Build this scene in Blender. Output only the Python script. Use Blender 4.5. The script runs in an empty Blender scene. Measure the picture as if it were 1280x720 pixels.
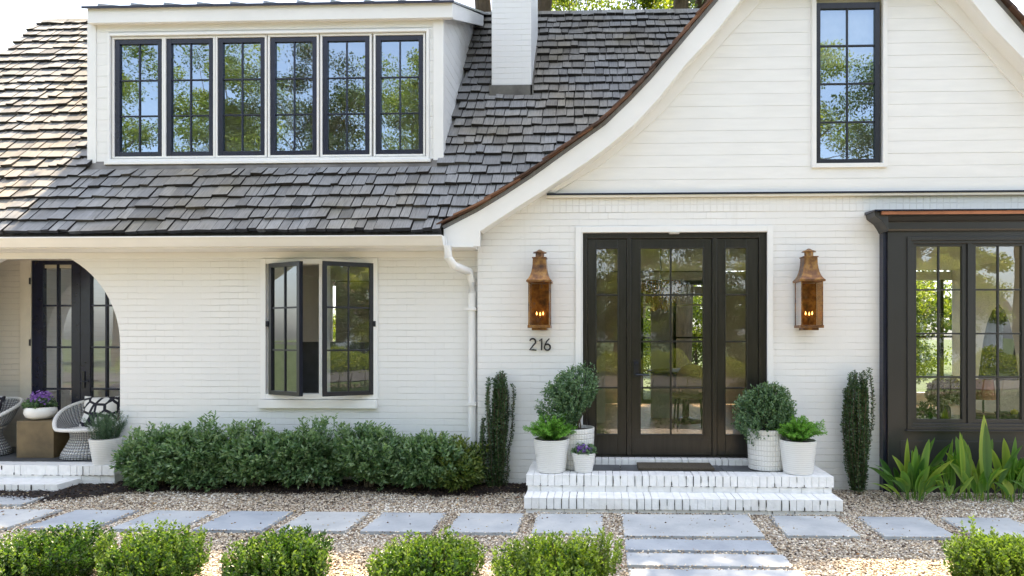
import bpy, bmesh, math, random
import numpy as np
from mathutils import Vector, Matrix
from mathutils.geometry import tessellate_polygon
R = math.radians
random.seed(7)
rng = np.random.default_rng(7)

# ------------------------------------------------------------------ camera, world, sun
F_PX, CX, CY, PHI, CAMY, CAMZ = 826.0, 721.0, 420.0, math.atan(27/826), -6.875, 1.63
scene = bpy.context.scene
COL = scene.collection
cam = bpy.data.objects.new('camera', bpy.data.cameras.new('camera'))
COL.objects.link(cam)
cam.location = (0, CAMY, CAMZ); cam.rotation_euler = (R(90), 0, PHI)
cam.data.sensor_width = 36; cam.data.lens = 36*F_PX/1280
cam.data.shift_x = (640-CX)/1280; cam.data.shift_y = (CY-360)/1280
cam.data.clip_start = .05; cam.data.clip_end = 2000
scene.camera = cam

SUN_EL, SUN_AZ = R(71.3), R(15)          # the sun stands high behind the house, a little to the right
world = bpy.data.worlds.new('World'); scene.world = world; world.use_nodes = True
wn = world.node_tree; wn.nodes.clear()
sky = wn.nodes.new('ShaderNodeTexSky'); sky.sky_type = 'NISHITA'; sky.sun_disc = False
sky.sun_elevation = SUN_EL; sky.sun_rotation = SUN_AZ; sky.air_density = 1.0; sky.dust_density = 2.2; sky.ozone_density = 1.0
hs = wn.nodes.new('ShaderNodeHueSaturation'); hs.inputs['Saturation'].default_value = .54
bg = wn.nodes.new('ShaderNodeBackground'); bg.inputs['Strength'].default_value = .15
wo = wn.nodes.new('ShaderNodeOutputWorld')
wn.links.new(sky.outputs[0], hs.inputs['Color']); wn.links.new(hs.outputs[0], bg.inputs[0]); wn.links.new(bg.outputs[0], wo.inputs[0])
sl = bpy.data.lights.new('sun', 'SUN'); sl.energy = 5.0; sl.angle = R(.5); sl.color = (1, .81, .56)
so = bpy.data.objects.new('sun', sl); COL.objects.link(so)
sv = Vector((math.sin(SUN_AZ)*math.cos(SUN_EL), math.cos(SUN_AZ)*math.cos(SUN_EL), math.sin(SUN_EL)))
so.rotation_euler = sv.to_track_quat('Z', 'Y').to_euler(); so.location = sv*60
vs = scene.view_settings
vs.view_transform = 'Standard'; vs.look = 'None'; vs.gamma = 1; vs.use_curve_mapping = False
vs.exposure = 2.08

# ------------------------------------------------------------------ measuring helpers (photograph pixel -> point on a real plane)
_f = (-math.sin(PHI), math.cos(PHI)); _r = (math.cos(PHI), math.sin(PHI))
def _dir(px, py):
    a = (px-CX)/F_PX
    return _r[0]*a+_f[0], _r[1]*a+_f[1], (CY-py)/F_PX
def at(px, py, Y):
    dx, dy, dz = _dir(px, py); t = (Y-CAMY)/dy
    return t*dx, CAMZ+t*dz
def X(px, Y): return at(px, 420, Y)[0]
def Z(px, py, Y): return at(px, py, Y)[1]

# ------------------------------------------------------------------ tagging
def tag(o, label=None, cat=None, group=None, kind=None):
    if label: o['label'] = label
    if cat: o['category'] = cat
    if group: o['group'] = group
    if kind: o['kind'] = kind
    return o
def empty(name, label, cat, loc=(0,0,0), rz=0, group=None):
    o = bpy.data.objects.new(name, None); COL.objects.link(o)
    o.empty_display_size = .1
    o.location = loc; o.rotation_euler = (0,0,rz)
    return tag(o, label, cat, group)

class MB:
    def __init__(s): s.v = []; s.f = []; s.a = []
    def add(s, vs, fs, a=0.0):
        n = len(s.v); s.v += [tuple(p) for p in vs]; s.f += [tuple(i+n for i in f) for f in fs]; s.a += [a]*len(vs)
    def box(s, x0, x1, y0, y1, z0, z1, a=0.0):
        s.add([(x0,y0,z0),(x1,y0,z0),(x1,y1,z0),(x0,y1,z0),(x0,y0,z1),(x1,y0,z1),(x1,y1,z1),(x0,y1,z1)],
              [(0,3,2,1),(4,5,6,7),(0,1,5,4),(1,2,6,5),(2,3,7,6),(3,0,4,7)], a)
    def prism(s, loops, y0, y1, plane='xz', a=0.0):
        """loops: outer (+holes) as lists of 2-D points; extruded between y0 and y1"""
        def P(p, y):
            if plane == 'xz': return (p[0], y, p[1])
            if plane == 'yz': return (y, p[0], p[1])
            return (p[0], p[1], y)
        flat = [p for l in loops for p in l]; n = len(flat)
        tri = tessellate_polygon([[Vector((p[0], p[1], 0)) for p in l] for l in loops])
        vs_ = [P(p, y0) for p in flat]+[P(p, y1) for p in flat]
        fs = [tuple(t) for t in tri]+[tuple(i+n for i in reversed(t)) for t in tri]
        k = 0
        for l in loops:
            m = len(l)
            for i in range(m):
                j = (i+1) % m; fs.append((k+i, k+j, k+j+n, k+i+n))
            k += m
        s.add(vs_, fs, a)
    def tube(s, pts, r, seg=8, cap=True, a=0.0):
        pts = [Vector(p) for p in pts]; rs = r if isinstance(r, (list, tuple)) else [r]*len(pts)
        vs_, fs = [], []
        for i, p in enumerate(pts):
            d = (pts[min(i+1, len(pts)-1)]-pts[max(i-1, 0)]).normalized()
            u = d.orthogonal().normalized() if abs(d.z) > .99 else d.cross(Vector((0,0,1))).normalized()
            if i and u.dot(pu) < 0: u = -u
            pu = u; w = d.cross(u)
            for k in range(seg):
                t = 2*math.pi*k/seg; vs_.append(p+rs[i]*(math.cos(t)*u+math.sin(t)*w))
        for i in range(len(pts)-1):
            for k in range(seg):
                b = i*seg; c = (k+1) % seg; fs.append((b+k, b+c, b+seg+c, b+seg+k))
        if cap: fs.append(tuple(range(seg))); fs.append(tuple((len(pts)-1)*seg+k for k in range(seg)))
        s.add(vs_, fs, a)
    def lathe(s, prof, c=(0,0,0), seg=32, sx=1, sy=1, a=0.0):
        vs_, fs = [], []
        for r, z in prof:
            for k in range(seg):
                t = 2*math.pi*k/seg; vs_.append((c[0]+r*math.cos(t)*sx, c[1]+r*math.sin(t)*sy, c[2]+z))
        for i in range(len(prof)-1):
            for k in range(seg):
                c2 = (k+1) % seg; fs.append((i*seg+k, i*seg+c2, (i+1)*seg+c2, (i+1)*seg+k))
        if prof[0][0] > 1e-4: fs.append(tuple(reversed(range(seg))))
        if prof[-1][0] > 1e-4: fs.append(tuple((len(prof)-1)*seg+k for k in range(seg)))
        s.add(vs_, fs, a)
    def build(s, name, mat, parent=None, smooth=False, bevel=0, loc=None, rz=0, wn_=False):
        me = bpy.data.meshes.new(name); me.from_pydata(s.v, [], s.f); me.update()
        at_ = me.attributes.new('rnd', 'FLOAT', 'POINT'); at_.data.foreach_set('value', s.a)
        bm = bmesh.new(); bm.from_mesh(me); bmesh.ops.recalc_face_normals(bm, faces=bm.faces); bm.to_mesh(me); bm.free()
        if smooth:
            me.polygons.foreach_set('use_smooth', [True]*len(me.polygons))
            try: me.set_sharp_from_angle(angle=R(40))
            except Exception: pass
        me.materials.append(mat)
        o = bpy.data.objects.new(name, me); COL.objects.link(o)
        if parent: o.parent = parent
        if loc: o.location = loc
        o.rotation_euler = (0,0,rz)
        if bevel:
            b = o.modifiers.new('bevel', 'BEVEL'); b.width = bevel; b.segments = 2; b.limit_method = 'ANGLE'; b.angle_limit = R(50)
        return o

def np_mesh(name, V, Fa, mat, parent=None, rnd=None, smooth=False):
    """V (n,3), Fa (m,k) arrays"""
    V = np.ascontiguousarray(V, dtype=np.float32); Fa = np.ascontiguousarray(Fa, dtype=np.int32)
    me = bpy.data.meshes.new(name)
    me.vertices.add(len(V)); me.vertices.foreach_set('co', V.ravel())
    m, k = Fa.shape
    me.loops.add(m*k); me.loops.foreach_set('vertex_index', Fa.ravel())
    me.polygons.add(m); me.polygons.foreach_set('loop_start', np.arange(0, m*k, k, dtype=np.int32))
    me.polygons.foreach_set('loop_total', np.full(m, k, dtype=np.int32))
    if smooth: me.polygons.foreach_set('use_smooth', np.ones(m, dtype=bool))
    me.update(calc_edges=True)
    a = me.attributes.new('rnd', 'FLOAT', 'POINT')
    a.data.foreach_set('value', np.ascontiguousarray(rnd if rnd is not None else np.zeros(len(V)), dtype=np.float32))
    me.materials.append(mat)
    o = bpy.data.objects.new(name, me); COL.objects.link(o)
    if parent: o.parent = parent
    return o

# ------------------------------------------------------------------ materials
def new_mat(name):
    m = bpy.data.materials.new(name); m.use_nodes = True
    nt = m.node_tree; nt.nodes.clear()
    out = nt.nodes.new('ShaderNodeOutputMaterial'); p = nt.nodes.new('ShaderNodeBsdfPrincipled')
    nt.links.new(p.outputs[0], out.inputs[0])
    return m, nt, p, out
def N(nt, t, **kw):
    n = nt.nodes.new('ShaderNode'+t)
    for k, v in kw.items():
        if k.startswith('i_'):
            n.inputs[k[2:].replace('_', ' ')].default_value = v
        else: setattr(n, k, v)
    return n
def ramp(nt, fac, stops):
    r = nt.nodes.new('ShaderNodeValToRGB'); el = r.color_ramp.elements
    while len(el) < len(stops): el.new(.5)
    for e, (p, c) in zip(el, stops): e.position = p; e.color = (*c, 1)
    nt.links.new(fac, r.inputs[0]); return r.outputs[0]
def noise(nt, scale, detail=4, vec=None, rough=.55, dim='3D'):
    n = N(nt, 'TexNoise', i_Scale=scale, i_Detail=detail, i_Roughness=rough)
    if vec is not None: nt.links.new(vec, n.inputs['Vector'])
    return n
def coords(nt, scale=(1,1,1)):
    g = N(nt, 'NewGeometry'); m = N(nt, 'Mapping'); m.inputs['Scale'].default_value = scale
    nt.links.new(g.outputs['Position'], m.inputs['Vector']); return m.outputs[0]
def mixc(nt, fac, a, b, mode='MIX'):
    m = nt.nodes.new('ShaderNodeMix'); m.data_type = 'RGBA'; m.blend_type = mode
    for inp, v in ((m.inputs[0], fac), (m.inputs[6], a), (m.inputs[7], b)):
        if isinstance(v, (int, float)): inp.default_value = v
        elif isinstance(v, tuple): inp.default_value = (*v, 1) if len(v) == 3 else v
        else: nt.links.new(v, inp)
    return m.outputs[2]
def bump(nt, p, h, strength=.5, dist=.01, prev=None):
    b = N(nt, 'Bump', i_Strength=strength, i_Distance=dist); nt.links.new(h, b.inputs['Height'])
    if prev: nt.links.new(prev, b.inputs['Normal'])
    nt.links.new(b.outputs[0], p.inputs['Normal']); return b.outputs[0]
def simple(name, c, rough=.5, var=.12, nscale=8, bscale=60, bstr=.15, bdist=.002, metallic=0, stretch=(1,1,1), spec=None):
    m, nt, p, _ = new_mat(name); v = coords(nt, stretch)
    n = noise(nt, nscale, 5, v)
    lo = tuple(x*(1-var) for x in c); hi = tuple(min(1, x*(1+var)) for x in c)
    nt.links.new(ramp(nt, n.outputs[0], [(.3, lo), (.7, hi)]), p.inputs['Base Color'])
    p.inputs['Roughness'].default_value = rough; p.inputs['Metallic'].default_value = metallic
    if spec is not None: p.inputs['Specular IOR Level'].default_value = spec
    bump(nt, p, noise(nt, bscale, 4, v).outputs[0], bstr, bdist)
    return m

def brick_mat(name, bw, bh, base=(.82,.82,.81), mortar=(.50,.48,.45), vertical=False, depth=.006, dirt=.3):
    m, nt, p, _ = new_mat(name)
    g = N(nt, 'NewGeometry'); sp = N(nt, 'SeparateXYZ'); nt.links.new(g.outputs['Position'], sp.inputs[0])
    ad = N(nt, 'Math', operation='ADD'); nt.links.new(sp.outputs[0], ad.inputs[0]); nt.links.new(sp.outputs[1], ad.inputs[1])
    cb = N(nt, 'CombineXYZ'); nt.links.new(ad.outputs[0], cb.inputs[0]); nt.links.new(sp.outputs[2], cb.inputs[1])
    wob = noise(nt, 9, 3, cb.outputs[0]); ws = N(nt, 'VectorMath', operation='SCALE'); ws.inputs['Scale'].default_value = .012
    sub = N(nt, 'VectorMath', operation='SUBTRACT'); sub.inputs[1].default_value = (.5,.5,.5)
    nt.links.new(wob.outputs['Color'], sub.inputs[0]); nt.links.new(sub.outputs[0], ws.inputs[0])
    va = N(nt, 'VectorMath', operation='ADD'); nt.links.new(cb.outputs[0], va.inputs[0]); nt.links.new(ws.outputs[0], va.inputs[1])
    b = N(nt, 'TexBrick'); b.offset = 0 if vertical else .5
    nt.links.new(va.outputs[0], b.inputs['Vector'])
    b.inputs['Scale'].default_value = 1; b.inputs['Brick Width'].default_value = bw; b.inputs['Row Height'].default_value = bh
    b.inputs['Mortar Size'].default_value = .0045; b.inputs['Mortar Smooth'].default_value = .5
    b.inputs['Color1'].default_value = (.3,.3,.3,1); b.inputs['Color2'].default_value = (.75,.75,.75,1); b.inputs['Mortar'].default_value = (.5,.5,.5,1)
    # how deep and how dirty a joint is varies along the wall
    pn = noise(nt, 2.2, 5, cb.outputs[0])
    mask = ramp(nt, pn.outputs[0], [(.36, (.22,)*3), (.62, (1,)*3)])
    sz2 = N(nt, 'SeparateXYZ'); nt.links.new(va.outputs[0], sz2.inputs[0])
    fr_ = N(nt, 'Math', operation='PINGPONG'); fr_.inputs[1].default_value = bh/2; nt.links.new(sz2.outputs[1], fr_.inputs[0])
    bed = ramp(nt, fr_.outputs[0], [(0, (1,)*3), (.0075, (.22,)*3)])
    if vertical: bed = None
    hd_ = N(nt, 'Math', operation='MULTIPLY'); nt.links.new(b.outputs['Fac'], hd_.inputs[0]); 
    if bed is None: hd_.inputs[1].default_value = .8
    else: nt.links.new(bed, hd_.inputs[1])
    hm = noise(nt, 7, 3, cb.outputs[0]); hk = ramp(nt, hm.outputs[0], [(.5, (0,)*3), (.62, (.45,)*3)])
    h2 = N(nt, 'Math', operation='MULTIPLY'); nt.links.new(b.outputs['Fac'], h2.inputs[0]); nt.links.new(hk, h2.inputs[1])
    h3 = N(nt, 'Math', operation='MAXIMUM'); nt.links.new(hd_.outputs[0], h3.inputs[0]); nt.links.new(h2.outputs[0], h3.inputs[1])
    mm = N(nt, 'Math', operation='MULTIPLY'); nt.links.new(h3.outputs[0], mm.inputs[0]); nt.links.new(mask, mm.inputs[1])
    fn = noise(nt, 1.1, 6, cb.outputs[0])
    pt = ramp(nt, fn.outputs[0], [(.3, tuple(x*.93 for x in base)), (.7, base)])
    spk = noise(nt, 60, 4, cb.outputs[0], .7)
    pt = mixc(nt, ramp(nt, spk.outputs[0], [(.68, (0,)*3), (.78, (.25,)*3)]), pt, (.55,.53,.5))
    bc = mixc(nt, .07, pt, b.outputs['Color'], 'SOFT_LIGHT')
    cf = N(nt, 'Math', operation='MULTIPLY'); cf.inputs[1].default_value = dirt*1.6; nt.links.new(mm.outputs[0], cf.inputs[0])
    zr_ = ramp(nt, sp.outputs[2], [(.05, (1,)*3), (.42, (0,)*3)])
    sn = ramp(nt, noise(nt, 3.5, 6, cb.outputs[0], .7).outputs[0], [(.42, (0,)*3), (.7, (.55,)*3)])
    dz_ = mixc(nt, 1, zr_, sn, 'MULTIPLY')
    stk = N(nt, 'Mapping'); stk.inputs['Scale'].default_value = (9, .5, 1); nt.links.new(cb.outputs[0], stk.inputs['Vector'])
    sk = ramp(nt, noise(nt, 1, 5, stk.outputs[0], .6).outputs[0], [(.60, (0,)*3), (.78, (.16,)*3)])
    bc = mixc(nt, dz_, bc, (.42,.40,.30)); bc = mixc(nt, sk, bc, (.5,.48,.43))
    nt.links.new(mixc(nt, cf.outputs[0], bc, mortar), p.inputs['Base Color'])
    p.inputs['Roughness'].default_value = .5
    inv = N(nt, 'Math', operation='SUBTRACT'); inv.inputs[0].default_value = 1; nt.links.new(mm.outputs[0], inv.inputs[1])
    bn = bump(nt, p, inv.outputs[0], .8, depth)
    bn2 = bump(nt, p, b.outputs['Color'], .25, .003, bn)
    bump(nt, p, noise(nt, 35, 6, cb.outputs[0], .65).outputs[0], .5, .004, bn2)
    return m

M = {}
M['brick'] = brick_mat('painted_brick', .203, .0677)
M['soldier'] = brick_mat('painted_soldier_brick', .0677, .23, vertical=True, dirt=.25)
M['porch_brick'] = brick_mat('porch_brick', .203, .0677, base=(.74,.70,.62), dirt=.4)
M['chim_brick'] = brick_mat('chimney_brick', .203, .0677, base=(.80,.80,.79), dirt=.3)
M['step_brick'] = simple('step_brick', (.80,.795,.78), .5, .08, 14, 40, .6, .006)
m, nt, p, _ = new_mat('step_joints'); v = coords(nt, (14, 14, 5))
nt.links.new(ramp(nt, noise(nt, 1, 3, v).outputs[0], [(.42, (.55,.53,.50)), (.50, (.2,.18,.16)), (.56, (.02,.018,.015))]), p.inputs['Base Color']); p.inputs['Roughness'].default_value = .8; M['mortar'] = m
M['trim'] = simple('white_trim', (.81,.81,.80), .4, .03, 3, 90, .08)
M['siding'] = simple('white_siding', (.81,.81,.80), .42, .035, 2.5, 30, .12, .003, stretch=(1,1,6))
M['cream'] = simple('cream_trim', (.70,.66,.57), .5, .05)
M['black'] = simple('black_frame', (.012,.013,.022), .28, .2, 12)
M['navy'] = simple('blue_black_frame', (.011,.013,.032), .25, .2, 12)
M['bay'] = simple('charcoal_bay_paint', (.027,.0265,.027), .36, .18, 3, 80, .1, stretch=(1,1,.3))
M['doorwood'] = simple('dark_stained_wood', (.018,.0155,.013), .28, .4, 6, 50, .15, stretch=(6,6,.5))
M['metal'] = simple('galvanised_metal', (.35,.37,.4), .35, .1, 6, metallic=.8)
M['lead'] = simple('lead_flashing', (.13,.12,.105), .55, .35, 6, metallic=.3)
M['slate'] = simple('slate_paving', (.075,.08,.085), .5, .35, 5, 30, .3, .004)
m, nt, p, _ = new_mat('bluestone'); v = coords(nt); oi = N(nt, 'ObjectInfo')
c = ramp(nt, noise(nt, 2.6, 7, v, .65).outputs[0], [(.3, (.29,.315,.345)), (.5, (.38,.405,.43)), (.72, (.47,.485,.49))])
tone = ramp(nt, oi.outputs['Random'], [(0, (.80,.84,.90)), (.5, (1,1,1)), (1, (1.1,1.08,1.04))]); c = mixc(nt, 1, c, tone, 'MULTIPLY')
c = mixc(nt, ramp(nt, noise(nt, 9, 6, v, .75).outputs[0], [(.60, (0,)*3), (.72, (.55,)*3)]), c, (.26,.25,.22))
c = mixc(nt, ramp(nt, noise(nt, 45, 3, v).outputs[0], [(.68, (0,)*3), (.74, (.7,)*3)]), c, (.15,.13,.11))
nt.links.new(c, p.inputs['Base Color']); p.inputs['Roughness'].default_value = .6; bump(nt, p, noise(nt, 14, 8, v, .7).outputs[0], .5, .006); M['bluestone'] = m
M['white_pot'] = simple('white_ceramic', (.80,.79,.75), .35, .03, 5, 40, .05)
M['soil'] = simple('soil', (.05,.033,.022), .95, .5, 60, 120, .8, .01)
M['bedsoil'] = simple('planting_soil', (.075,.06,.042), .95, .5, 30, 90, .8, .02)
M['bark'] = simple('bark', (.10,.075,.055), .9, .4, 10, 30, .9, .03, stretch=(1,1,.2))
M['stem'] = simple('stem', (.09,.07,.04), .8, .3, 20)
M['copper_plain'] = simple('copper_strip', (.42,.17,.09), .42, .25, 6, metallic=.7)
M['rustblock'] = simple('bronze_block', (.135,.095,.045), .5, .35, 5, 20, .2, .004)
M['blockside'] = M['rustblock']
M['grimeblack'] = simple('black_grime', (.03,.028,.022), .9, .6, 60)
M['mat'] = simple('coir_mat', (.075,.06,.04), .95, .4, 80, 200, .9, .006)
M['plaster'] = simple('interior_plaster', (.74,.70,.62), .7, .04)
M['iwhite'] = simple('interior_white', (.75,.74,.7), .6, .03)
M['darkwood'] = simple('dark_furniture', (.03,.022,.018), .35, .3, 5)
M['oak'] = simple('oak_floor', (.32,.22,.13), .35, .25, 3, stretch=(8,1,1))
M['linen'] = simple('linen', (.62,.57,.47), .8, .08, 10, 120, .3)
M['chairseat'] = simple('tan_upholstery', (.55,.40,.22), .6, .08)
M['amber'] = simple('amber_beads', (.75,.42,.16), .25, .5, 40)
M['grey'] = simple('grey_cloth', (.16,.165,.18), .7, .15)
M['darkblue'] = simple('dark_cloth', (.018,.02,.03), .7, .3)
M['digit'] = simple('black_iron_digit', (.01,.01,.01), .4, .1)
M['lemon'] = simple('lemon', (.7,.6,.05), .4, .1)
M['asphalt'] = simple('asphalt', (.05,.05,.052), .9, .2, 3, 60, .4, .004)
M['brownroof'] = simple('far_roof', (.20,.15,.12), .8, .25, 3)

def shingle_mat():
    m, nt, p, _ = new_mat('weathered_shakes')
    a = N(nt, 'Attribute'); a.attribute_name = 'rnd'
    st = noise(nt, 1, 5, coords(nt, (110, 5, 5)), .65)
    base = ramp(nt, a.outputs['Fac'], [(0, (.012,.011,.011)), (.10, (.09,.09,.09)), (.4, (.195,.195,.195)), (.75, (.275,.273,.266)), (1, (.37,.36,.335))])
    sc = ramp(nt, st.outputs[0], [(.3, (.6,)*3), (.5, (.97,)*3), (.7, (1.25,)*3)])
    c = mixc(nt, 1.0, base, sc, 'MULTIPLY')
    moss = noise(nt, 1.6, 5, coords(nt)); mk = ramp(nt, moss.outputs[0], [(.56, (0,)*3), (.74, (.45,)*3)])
    c = mixc(nt, 1, c, mixc(nt, mk, (1.,1.,1.), (.62,.68,.5)), 'MULTIPLY')
    big = noise(nt, .8, 3, coords(nt)); c = mixc(nt, 1, c, mixc(nt, ramp(nt, big.outputs[0], [(.45,(0,)*3),(.7,(1,)*3)]), (1.,1.,1.), (1.0,.87,.68)), 'MULTIPLY')
    nt.links.new(c, p.inputs['Base Color']); p.inputs['Roughness'].default_value = .62
    bump(nt, p, st.outputs[0], .7, .006)
    return m
M['shingle'] = shingle_mat()
m, nt, p, _ = new_mat('shake_edge_cedar')
a = N(nt, 'Attribute'); a.attribute_name = 'rnd'
nt.links.new(ramp(nt, a.outputs['Fac'], [(0, (.035,.02,.014)), (.5, (.14,.065,.035)), (1, (.26,.13,.07))]), p.inputs['Base Color']); p.inputs['Roughness'].default_value = .7
bump(nt, p, noise(nt, 1, 4, coords(nt, (8, 200, 8))).outputs[0], .5, .004)
M['cedar'] = m

def gravel_mat():
    m, nt, p, _ = new_mat('pea_gravel'); v = coords(nt)
    vo = N(nt, 'TexVoronoi', i_Scale=85); nt.links.new(v, vo.inputs['Vector'])
    sp = N(nt, 'SeparateColor'); nt.links.new(vo.outputs['Color'], sp.inputs[0])
    c = ramp(nt, sp.outputs[0], [(0, (.12,.09,.065)), (.3, (.32,.26,.19)), (.6, (.46,.39,.31)), (.85, (.6,.54,.46)), (1, (.7,.67,.62))])
    d = ramp(nt, vo.outputs['Distance'], [(.35, (1,)*3), (.75, (.35,)*3)])
    nt.links.new(mixc(nt, .8, c, d, 'MULTIPLY'), p.inputs['Base Color']); p.inputs['Roughness'].default_value = .85
    iv = N(nt, 'Math', operation='SUBTRACT'); iv.inputs[0].default_value = 1; nt.links.new(vo.outputs['Distance'], iv.inputs[1])
    bump(nt, p, iv.outputs[0], .9, .01)
    return m
M['gravel'] = gravel_mat()
m, nt, p, _ = new_mat('pebbles')
a = N(nt, 'Attribute'); a.attribute_name = 'rnd'
nt.links.new(ramp(nt, a.outputs['Fac'], [(0, (.05,.032,.022)), (.13, (.17,.115,.07)), (.3, (.42,.32,.21)), (.6, (.62,.52,.39)), (.88, (.78,.71,.59)), (1, (.85,.82,.76))]), p.inputs['Base Color'])
p.inputs['Roughness'].default_value = .8; M['pebble'] = m
m, nt, p, _ = new_mat('mulch_chips')
a = N(nt, 'Attribute'); a.attribute_name = 'rnd'
nt.links.new(ramp(nt, a.outputs['Fac'], [(0, (.012,.008,.007)), (.6, (.05,.03,.022)), (.9, (.10,.06,.04)), (1, (.3,.24,.13))]), p.inputs['Base Color'])
p.inputs['Roughness'].default_value = .9; M['mulch'] = m
m, nt, p, _ = new_mat('fallen_leaves')
a = N(nt, 'Attribute'); a.attribute_name = 'rnd'
nt.links.new(ramp(nt, a.outputs['Fac'], [(0, (.10,.035,.015)), (.5, (.32,.11,.04)), (1, (.5,.36,.14))]), p.inputs['Base Color']); M['litter'] = m
M['grass'] = simple('lawn', (.045,.07,.02), .9, .4, 2, 90, .8, .02)

def leaf_mat(name, lo, mid, hi, trans=.35, rough=.45, gloss=.5):
    m, nt, p, out = new_mat(name)
    a = N(nt, 'Attribute'); a.attribute_name = 'rnd'
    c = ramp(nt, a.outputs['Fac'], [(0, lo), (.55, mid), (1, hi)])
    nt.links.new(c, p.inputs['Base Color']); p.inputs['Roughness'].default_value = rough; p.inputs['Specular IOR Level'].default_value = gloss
    t = N(nt, 'BsdfTranslucent')
    tc = mixc(nt, 1, c, (1.3, 1.45, .55), 'MULTIPLY'); nt.links.new(tc, t.inputs[0])
    mx = N(nt, 'MixShader'); mx.inputs[0].default_value = trans
    nt.links.new(p.outputs[0], mx.inputs[1]); nt.links.new(t.outputs[0], mx.inputs[2]); nt.links.new(mx.outputs[0], out.inputs[0])
    return m
M['boxwood'] = leaf_mat('boxwood_leaf', (.008,.026,.006), (.035,.085,.014), (.15,.22,.035), .40, .35)
M['azalea'] = leaf_mat('azalea_leaf', (.028,.07,.03), (.095,.185,.08), (.27,.37,.17), .3, .36, .7)
M['azalea_gold'] = leaf_mat('azalea_gold_leaf', (.02,.05,.012), (.07,.13,.03), (.22,.26,.05), .3)
M['holly'] = leaf_mat('holly_leaf', (.018,.045,.016), (.062,.12,.04), (.17,.25,.09), .2, .32, .7)
M['topiary'] = leaf_mat('topiary_leaf', (.025,.065,.03), (.08,.155,.075), (.22,.33,.16), .25, .42)
M['fern'] = leaf_mat('fern_leaf', (.05,.14,.02), (.12,.30,.04), (.24,.46,.08), .4, .5)
M['rosemary'] = leaf_mat('rosemary_leaf', (.03,.06,.03), (.07,.13,.07), (.14,.22,.12), .25)
M['blade'] = leaf_mat('broad_blade_leaf', (.035,.11,.025), (.14,.29,.05), (.42,.52,.09), .45, .33, .7)
M['oakleaf'] = leaf_mat('tree_leaf', (.03,.055,.012), (.075,.11,.022), (.19,.2,.04), .4, .5)
M['streetleaf'] = leaf_mat('street_tree_leaf', (.05,.085,.015), (.20,.25,.035), (.48,.45,.08), .45, .5)
M['oakleaf2'] = leaf_mat('tree_leaf_dark', (.018,.04,.012), (.045,.08,.02), (.11,.14,.035), .35, .5)
M['purple'] = leaf_mat('purple_petals', (.12,.04,.30), (.28,.12,.55), (.62,.45,.85), .25, .6)
M['bouquet'] = leaf_mat('bouquet_leaf', (.05,.04,.03), (.2,.16,.1), (.7,.65,.55), .2)

def glass_mat(name, refl, tint=(.93,.95,.94), coat=(.97,.98,1), wob=.00011, nsc=1.6):
    m, nt, p, out = new_mat(name); nt.nodes.remove(p)
    tr = N(nt, 'BsdfTransparent'); tr.inputs[0].default_value = (*tint, 1)
    gl = N(nt, 'BsdfGlossy'); gl.inputs['Roughness'].default_value = .0; gl.inputs[0].default_value = (*coat, 1)
    n = noise(nt, nsc, 2, coords(nt)); b = N(nt, 'Bump', i_Strength=1.0, i_Distance=wob*12); nt.links.new(n.outputs[0], b.inputs['Height']); nt.links.new(b.outputs[0], gl.inputs['Normal'])
    lw = N(nt, 'LayerWeight', i_Blend=.25); ma = N(nt, 'Math', operation='MULTIPLY_ADD'); ma.inputs[1].default_value = .6; ma.inputs[2].default_value = refl
    nt.links.new(lw.outputs['Fresnel'], ma.inputs[0])
    mx = N(nt, 'MixShader'); nt.links.new(ma.outputs[0], mx.inputs[0]); nt.links.new(tr.outputs[0], mx.inputs[1]); nt.links.new(gl.outputs[0], mx.inputs[2])
    nt.links.new(mx.outputs[0], out.inputs[0]); return m
M['glass'] = glass_mat('window_glass', .18, coat=(.92,.96,1))
M['glass_up'] = glass_mat('dormer_glass', .33, coat=(.62,.80,1))
M['glass_door'] = glass_mat('door_glass', .12)
M['lglass'] = glass_mat('lantern_glass', .02, (.84,.68,.50))

m, nt, p, _ = new_mat('aged_copper'); v = coords(nt)
n1 = noise(nt, 14, 5, v)
nt.links.new(ramp(nt, n1.outputs[0], [(.3, (.07,.042,.032)), (.48, (.20,.095,.042)), (.62, (.36,.19,.06)), (.75, (.2,.14,.14))]), p.inputs['Base Color'])
p.inputs['Metallic'].default_value = .65; p.inputs['Roughness'].default_value = .38; bump(nt, p, noise(nt, 50, 3, v).outputs[0], .2, .002); M['copper'] = m
m, nt, p, _ = new_mat('gas_flame'); p.inputs['Base Color'].default_value = (1,.7,.3,1)
p.inputs['Emission Color'].default_value = (1, .55, .16, 1); p.inputs['Emission Strength'].default_value = 2.2; M['flame'] = m

m, nt, p, _ = new_mat('wicker'); g = N(nt, 'Attribute'); tc = N(nt, 'TexCoord')
def _w(scale, direction):
    w = N(nt, 'TexWave', i_Scale=scale, i_Distortion=.6); w.bands_direction = direction; w.inputs['Detail Scale'].default_value = 2
    nt.links.new(tc.outputs['UV'], w.inputs['Vector']); return w
w1, w2 = _w(9, 'X'), _w(4.5, 'Y')
mx_ = N(nt, 'Math', operation='MULTIPLY'); nt.links.new(w1.outputs['Fac'], mx_.inputs[0]); nt.links.new(w2.outputs['Fac'], mx_.inputs[1])
nt.links.new(ramp(nt, mx_.outputs[0], [(.01, (.10,.10,.11)), (.16, (.72,.72,.70)), (1, (.84,.83,.80))]), p.inputs['Base Color'])
bump(nt, p, mx_.outputs[0], 1, .02); p.inputs['Roughness'].default_value = .55; M['wicker'] = m
M['cane'] = simple('white_cane', (.72,.71,.68), .5, .1, 60, 120, .5)
m, nt, p, _ = new_mat('patterned_cushion'); tc = N(nt, 'TexCoord')
vo = N(nt, 'TexVoronoi', i_Scale=9, feature='DISTANCE_TO_EDGE'); nt.links.new(tc.outputs['Object'], vo.inputs['Vector'])
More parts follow.
